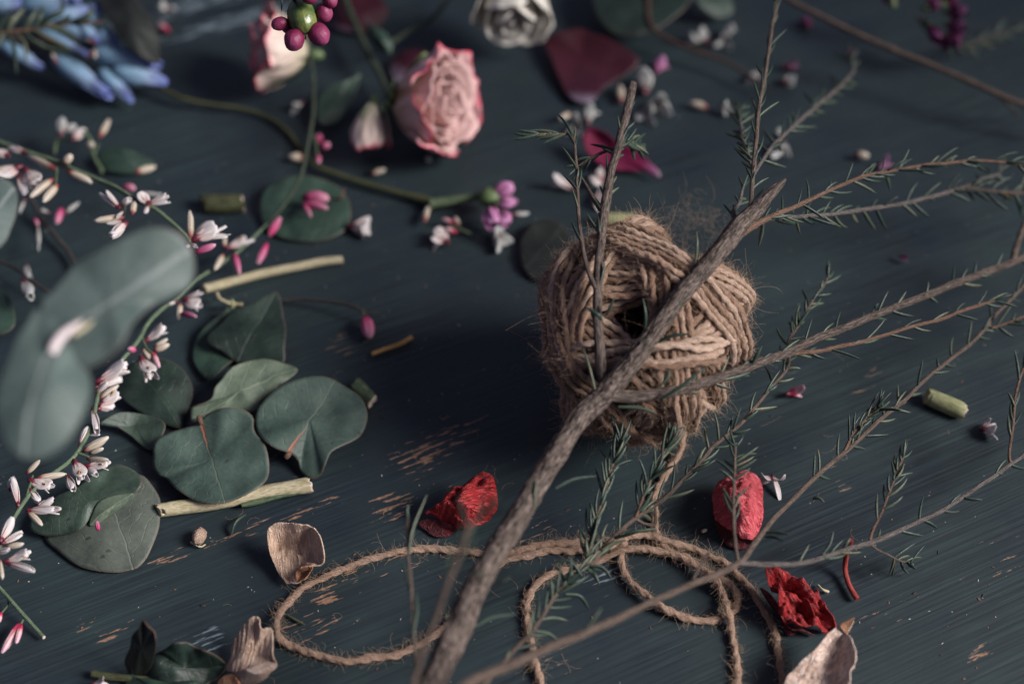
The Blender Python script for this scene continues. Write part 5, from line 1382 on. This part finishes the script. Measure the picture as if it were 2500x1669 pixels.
# ---------------------------------------------------------------- single fallen blossoms
FG = 'single blossoms fallen on the boards'
LOOSE = [
    ('roundish white blossom lying alone right of the round dull leaf', [(856, 553, 908, 558, 46, 'w5')]),
    ('white blossom pair left of the mauve flower', [(1092, 592, 1062, 560, 34, 'wf'), (1085, 590, 1042, 588, 24, 'w2')]),
    ('white blossom under the mauve flower', [(1210, 570, 1245, 600, 40, 'g3'), (1208, 572, 1215, 598, 20, 'g2')]),
    ('two petalled white blossom by the coral petal', [(1885, 1160, 1914, 1206, 17, 'w2'), (1884, 1168, 1852, 1170, 26, 'w2')]),
    ('jagged white blossom near the right edge', [(2398, 1046, 2440, 1058, 38, 'w3'), (2400, 1046, 2416, 1018, 16, 'w2')]),
    ('pink blossom resting on the round dull green leaf', [(742, 482, 800, 484, 34, 'p3'), (742, 496, 798, 508, 20, 'p'), (742, 498, 758, 528, 14, 'p')]),
    ('white blossom left of the upright cut twig', [(1405, 462, 1345, 440, 30, 'w3')]),
    ('white blossom between the two upright twigs', [(1470, 440, 1438, 448, 34, 'wf'), (1472, 438, 1455, 412, 24, 'w3')]),
    ('white blossom just above the dark side twig', [(1448, 490, 1490, 468, 30, 'w3'), (1450, 492, 1470, 502, 24, 'w2')]),
    ('white blossom by the tip of the dark red petal', [(1436, 300, 1438, 262, 28, 'g3'), (1412, 300, 1404, 330, 26, 'g3'), (1392, 278, 1368, 290, 14, 'b')]),
    ('large dim white blossom right of the cut twig top', [(1575, 225, 1580, 178, 46, 'g3'), (1600, 240, 1612, 276, 36, 'g3'), (1590, 268, 1562, 285, 30, 'g3'), (1605, 240, 1635, 258, 22, 'g2')]),
    ('slim dim white bud left of the cut twig top', [(1516, 250, 1514, 210, 20, 'b')]),
    ('cream bud lying alone right of the dim white blossom', [(1726, 262, 1684, 252, 20, 'b')]),
    ('dim white blossom beside the reddish stem', [(1725, 105, 1700, 76, 30, 'g3'), (1715, 100, 1672, 95, 24, 'g2')]),
    ('dim white blossom right of the one beside the reddish stem', [(1770, 90, 1790, 66, 26, 'g3'), (1768, 92, 1772, 112, 22, 'g3')]),
    ('green white blossom under the small grey side shoot', [(1760, 262, 1785, 272, 24, 'g3'), (1790, 275, 1800, 260, 14, 'g2')]),
    ('dim white blossom behind the long upright twig', [(1850, 175, 1836, 200, 24, 'g3')]),
    ('dim greenish blossom right of the long upright twig', [(1912, 200, 1945, 195, 34, 'g3')]),
    ('small white blossom at the foot of the long upright twig', [(1910, 345, 1905, 375, 34, 'g3'), (1905, 330, 1898, 312, 16, 'g2')]),
    ('magenta bit of petal right of the dark red petal', [(1602, 178, 1622, 145, 32, 'm3')]),
    ('faint pink bud under the long dark bare stem', [(1975, 72, 1966, 44, 24, 'v3')]),
    ('faint magenta bud beside the dim greenish blossom', [(1905, 165, 1952, 158, 20, 'v3')]),
    ('pink and white bud above the reddish brown needle twig', [(2148, 412, 2176, 390, 18, 'm3')]),
    ('pale pink scrap near the fork of the leafy twig', [(1920, 962, 1970, 948, 26, 'q2')]),
    ('small brown petal scrap in the dark upper right', [(2088, 378, 2120, 380, 20, 'b')]),
    ('dull red scrap lying in the empty dark area', [(2190, 622, 2220, 634, 12, 'v2')]),
    ('whitish dried floret near the top left edge', [(412, 25, 384, 14, 24, 'g2'), (410, 22, 428, 12, 20, 'g2')]),
    ('small pink floret under the whitish one at the top left', [(412, 78, 388, 60, 18, 'q')]),
    ('white petal below the cream rose', [(738, 250, 708, 268, 22, 'g2')]),
    ('whitish bud beside the dark stem above the round leaf', [(740, 385, 706, 384, 22, 'b')]),
    ('tiny white bead under the open pink rose', [(1042, 386, 1050, 392, 16, 'gb')]),
    ('cream bud with maroon base below the rosebud', [(908, 424, 940, 414, 14, 'b')]),
    ('cream petal under the olive stem at the bottom edge', [(225, 1668, 268, 1662, 22, 'w2')]),
    ('maroon based bud on the pale folded flap of leaf', [(240, 1294, 236, 1272, 12, 'p')]),
    ('pale green flake beside the coral petal', [(1712, 1298, 1726, 1292, 8, 'b')]),
]
for i, (lb, fl) in enumerate(LOOSE):
    x_, y_ = fl[0][0], fl[0][1]
    if len(fl) == 1 and True:
        a = fl[0]
        hh = 12 if 'resting' in lb or 'flap' in lb else (20 if 'under the open' in lb else 2.5)
        o = flower(None, (a[0], a[1], hh if 'bead' not in lb else 2), (a[2], a[3], (hh if 'bead' not in lb else 2) + 0.5), a[4], a[5], 'fallen_blossom', i, calyx=a[5][0] in 'wbgpq' and a[4] > 12, opn=0.55)
        tag(o, lb, 'blossom', FG)
    else:
        hh = 9 if 'resting' in lb else 2.5
        t = thing('fallen_blossom', U(x_, y_, hh), lb, 'blossom', FG)
        for j, a in enumerate(fl):
            flower(t, (a[0], a[1], hh), (a[2], a[3], hh + 1.5), a[4], a[5], 'petals', i * 3 + j, calyx=(j == 0), opn=0.85)

# ---------------------------------------------------------------- roses
def rose(name, label, base, tip, R, m, n=18, open_=0.3, seed=1, hgt=None, cat='rose', sep=5, squash=1.0, rim=0.25, group='roses at the top of the picture'):
    rg = random.Random(seed)
    B = U(*base)
    T_ = U(*tip) if len(tip) == 3 else B + (unit(np.array(tip[:3])) * tip[3])
    d = T_ - B
    H = np.linalg.norm(d)
    d, n0, c0 = axes_for(d)
    t = thing(name, B, label, cat, group)
    R = R * PX(*base)
    mb = MB()
    for i in range(n):
        q = (i + 0.6) / n
        th0 = i * 2.399 + rg.uniform(-.2, .2)
        r = R * (0.10 + 0.86 * q ** 0.85)
        span = (2.1 - 0.8 * q) * rg.uniform(0.85, 1.1)
        Hh = H * (1.0 - 0.06 * (1 - q) - (0.10 * q if open_ > 0.5 else 0.02 * q)) * rg.uniform(0.94, 1.04)
        if m in ('rose', 'ivory') and n > 10 and q > 0.45: Hh *= 1 - 0.45 * (q - 0.45) * rg.uniform(0.4, 1.6)
        nu, nv = 14, 14
        V, UV = [], []
        s1 = rg.uniform(0, 9)
        rf = 1.7 if m == 'rose_pink' else (0.8 if m == 'ivory' else 1.2)
        for a in range(nu + 1):
            u = a / nu
            bul = math.sin(min(1, u * 1.15) * math.pi * 0.5) ** 0.75
            rr = r * (0.28 + 0.72 * bul) + open_ * q * R * max(0, u - 0.45) ** 1.6 * 2.2
            for b_ in range(nv + 1):
                v = -1 + 2 * b_ / nv
                th_ = th0 + v * span * 0.5 * (0.55 + 0.55 * math.sin(min(1, u * 1.3) * math.pi / 2))
                hh = Hh * u * (1 - 0.20 * v * v * u) + H * 0.045 * rf * noise.noise(Vector((v * 2.2 + s1, u * 2, i))) * u
                r2 = rr * (1 + 0.11 * rf * noise.noise(Vector((v * 3 + s1, u * 2.5, 5 + i))) * u) + rim * R * q * max(0, u - 0.84) * 1.6
                cur = max(0, u - 0.9) * rim * H * 1.2
                p = B + d * (hh - cur) + (n0 * math.cos(th_) + c0 * math.sin(th_) * squash) * r2
                V.append(p)
                UV.append((u, v * 0.5 + 0.5))
        Q = []
        for a in range(nu):
            for b_ in range(nv):
                k_ = a * (nv + 1) + b_
                Q.append((k_, k_ + 1, k_ + nv + 2, k_ + nv + 1))
        V = np.array(V); V[:, 2] = np.maximum(V[:, 2], 0.0006)
        if i >= n - 5:
            m1 = MB(); m1.add(V, Q, None, UV, rg.random())
            build('outer_petal', m1, M[m], t, solid=0.0003)
        else:
            if m == 'rose_pink': UV = [(min(p_[0], 0.80), p_[1]) for p_ in UV]
            mb.add(V, Q, None, UV, rg.random())
    build('petals', mb, M[m], t, solid=0.0003)
    for i in range(sep):
        mb = MB()
        a = i * 2 * math.pi / max(1, sep) + 0.4
        petal(mb, B - d * R * 0.1, unit(d * rg.uniform(0.1, 0.9) + n0 * math.cos(a) * 0.9 + c0 * math.sin(a) * 0.9), d, R * rg.uniform(0.9, 1.25), R * 0.42, rg.uniform(0.2, 0.6), 0.3, 0, 0, 10, 6, 0, 0.55)
        for arr in mb.V: arr[:, 2] = np.maximum(arr[:, 2], 0.0006)
        build('sepal', mb, M['teal_leaf' if i % 2 else 'calyx_green'], t, solid=0.0003)
    mb = MB()
    blob(mb, B - d * R * 0.18, (d, n0, c0), (R * 0.20, R * 0.13, R * 0.13), 14, 9)
    build('hip', mb, M['calyx_green'], t)
    return t


rose('rose', 'open pink rose lying on its side with a frilled face', (975, 258, 16), (0.86, -0.36, 0.36, 0.028), 124, 'rose_pink', 24, 0.14, 4, rim=0.22)
rose('rose', 'cream rose with red rims beside the purple waxy berries', (752, 132, 19), (-0.95, -0.06, 0.16, 0.026), 104, 'rose', 20, 0.10, 9, rim=0.35)
rose('rosebud', 'small cream rosebud with a red streak and green sepals', (912, 252, 23), (903, 368, 8), 62, 'rose', 10, 0.0, 12, rim=0.0, sep=4)
rose('white_rose', 'ivory white rose cut off by the top edge', (1262, -75, 34), (1250, 82, 26), 104, 'ivory', 14, 0.14, 15, rim=0.10, sep=0)
# mauve stock flower left of the ball
mv = thing('mauve_flower', U(1225, 500, 8), 'mauve pink flower head on a green stem left of the twine ball', 'flower')
for i, (b, t_, w, k) in enumerate([((1200, 478, 10), (1255, 452, 14), 50, 'm5'), ((1212, 495, 12), (1262, 492, 13), 46, 'm4'), ((1200, 505, 9), (1205, 556, 8), 56, 'm5'), ((1215, 515, 9), (1236, 548, 8), 50, 'm4'), ((1255, 522, 6), (1290, 522, 4), 22, 'g2')]):
    flower(mv, b, t_, w, k, 'blossom', i)
mb = MB(); d_, n_, c_ = axes_for(U(1215, 485, 9) - U(1180, 485, 7)); blob(mb, U(1196, 482, 9), (d_, n_, c_), (0.0045, 0.004, 0.0045), 14, 9, 0.5, 0.3); build('calyx', mb, M['calyx_green'], mv)
# purple heather like flower in the dark corner
pf = thing('purple_flower', U(2330, 70, 20), 'dark purple flower head in the dim top right corner', 'flower')
for i, (b, t_, w) in enumerate([((2310, 30, 26), (2360, 30, 30), 50), ((2310, 60, 24), (2358, 75, 26), 46), ((2305, 85, 22), (2350, 108, 22), 40), ((2290, 90, 20), (2315, 125, 18), 34), ((2300, 10, 26), (2340, -20, 30), 50), ((2260, 20, 24), (2300, 0, 28), 50), ((2180, 10, 24), (2165, -20, 26), 50), ((2270, 60, 22), (2290, 100, 22), 40)]):
    flower(pf, b, t_, w, 'v4', 'blossom', i)
mb = MB(); P, R = pathU([(2240, 40, 22, 12), (2330, 110, 16, 10), (2420, 90, 12, 8), (2480, 70, 10, 6)], 40); tube(mb, P, R, 8, True); build('stem', mb, M['darkstem'], pf)
mb = MB(); needles(mb, P, 0.008, 0.0012, 0.003, random.Random(5)); build('needle_leaves', mb, M['needle'], pf)
rb = thing('red_bud', U(2080, 130, 20), 'dull red bud at the end of the pale side twig', 'blossom')
flower(rb, (2072, 146, 24), (2088, 120, 26), 26, 'v3', 'petals', 3)

# waxflower hanging close to the camera at the top
wf = thing('waxflower', U(735, 40, 112), 'green cup flower with round purple petals hanging sharp at the top', 'flower')
Hh = 112
px_ = PX(735, 50, Hh)
prof = [(0.0, 10), (0.15, 22), (0.35, 30), (0.6, 35), (0.85, 37), (1.0, 33)]
C1, C2 = U(728, 6, Hh + 2), U(748, 74, Hh)
d_, n_, c_ = axes_for(C2 - C1)
mb = MB()
blob(mb, (C1 + C2) / 2, (d_, n_, c_), (np.linalg.norm(C2 - C1) * 0.56, 36 * px_, 36 * px_), 24, 16, 0.5, 0.06, 200)
build('cup', mb, M['cup'], wf)
for (x_, y_, rx, ry, hh) in ((718, 98, 28, 27, 110), (778, 84, 29, 30, 110), (684, 58, 18, 22, 112), (792, 32, 26, 20, 114), (806, 2, 20, 18, 118), (755, -12, 26, 20, 122), (745, -35, 26, 22, 124), (706, 66, 22, 18, 108)):
    mb = MB()
    c = U(x_, y_, hh)
    mid = (C1 + C2) / 2
    dd = unit(c - mid)
    dd, n1_, c1_ = axes_for(dd)
    blob(mb, c, (dd, n1_, c1_), (ry * px_, rx * px_ * 0.95, rx * px_ * 0.9), 20, 14, 0.5, 0.10, 130)
    build('petal', mb, M['wax_purple'], wf)
mb = MB(); P, R = pathU([(690, -80, 128, 8), (708, -20, 122, 8), (722, 6, 116, 9), (730, 14, 114, 12)], 20); tube(mb, P, R, 8, True)
build('stem', mb, M['darkstem'], wf)
mb = MB(); leafU(mb, [(688, -20, 116), (688, 5, 114), (687, 28, 113)], 9); leafU(mb, [(745, 98, 106), (746, 90, 107), (744, 84, 108)], 4); build('needle_leaves', mb, M['needle'], wf)

# ---------------------------------------------------------------- scattered crumbs
rg = random.Random(99)
def crumbs(name, label, n, m, smin, smax, spots=()):
    mb = MB()
    for i in range(n):
        if i < len(spots):
            x_, y_ = spots[i]
        else:
            x_, y_ = rg.uniform(0, 2500), rg.uniform(250, 1669)
        c = U(x_, y_, 0)
        s = rg.uniform(smin, smax)
        a = rg.uniform(0, 6.28)
        d = np.array([math.cos(a), math.sin(a), 0.05])
        d, n_, c_ = axes_for(d)
        blob(mb, c + np.array([0, 0, s * 0.25]), (d, n_, c_), (s * rg.uniform(0.8, 1.8), s * 0.35, s * rg.uniform(0.35, 0.9)), 6, 4, rg.random(), 0.6, 300)
    build(name, mb, M[m], None, kind='stuff', label=label, cat='debris')
crumbs('plant_crumbs', 'tiny whitish plant crumbs sprinkled over the boards', 260, 'dull_white', 0.00010, 0.00030, [(1162, 734), (975, 675), (1048, 1026), (1008, 858), (1165, 1160), (2150, 1400), (2220, 1510), (2430, 1505), (2300, 1570), (560, 1500), (105, 1435)])
crumbs('plant_crumbs', 'tiny brown crumbs of bark and leaf on the boards', 140, 'tan_lip', 0.00015, 0.00045, [(2170, 1470), (2390, 1462), (2340, 1510), (500, 1478), (390, 1505), (674, 1113)])
crumbs('plant_crumbs', 'tiny dark crumbs on the boards', 40, 'darkstem', 0.0002, 0.0006, [(495, 1478), (2290, 1348), (1715, 1140), (2370, 950)])
mb = MB()
rg = random.Random(4)
for i in range(70):
    x_, y_ = rg.uniform(500, 2100), rg.uniform(850, 1669)
    p = U(x_, y_, 0.15)
    an, w_ = rg.uniform(0, 6.28), rg.uniform(-0.5, 0.5)
    pts = [p]
    for q in range(rg.randint(4, 11)):
        an += w_ + rg.gauss(0, 0.2)
        p = p + np.array([math.cos(an), math.sin(an), 0]) * 0.0008
        pts.append(p)
    tube(mb, np.array(pts), 0.000035, 3, False)
build('fibre_litter', mb, M['hair'], None, kind='stuff', label='fine jute fibres shed on the boards around the twine', cat='debris')
mb = MB(); leafU(mb, [(565, 1305, 1), (575, 1275, 3), (600, 1255, 2)], 12); build('needle_leaf', mb, M['needle'], None, label='single dark needle leaf below the half peeled stem', cat='leaf', group='single needle leaves on the boards')
mb = MB(); leafU(mb, [(700, 1500, 1), (720, 1512, 1), (744, 1524, 1)], 11); build('needle_leaf', mb, M['needle'], None, label='single needle leaf lying inside the big twine loop', cat='leaf', group='single needle leaves on the boards')
mb = MB(); P, R = pathU([(1997, 1428, 1, 6), (2008, 1438, 2, 6), (2022, 1444, 1, 9)], 10); tube(mb, P, R, 6, True); build('husk_flake', mb, M['palestem'], None, label='small forked straw flake above the bright red petal', cat='debris')
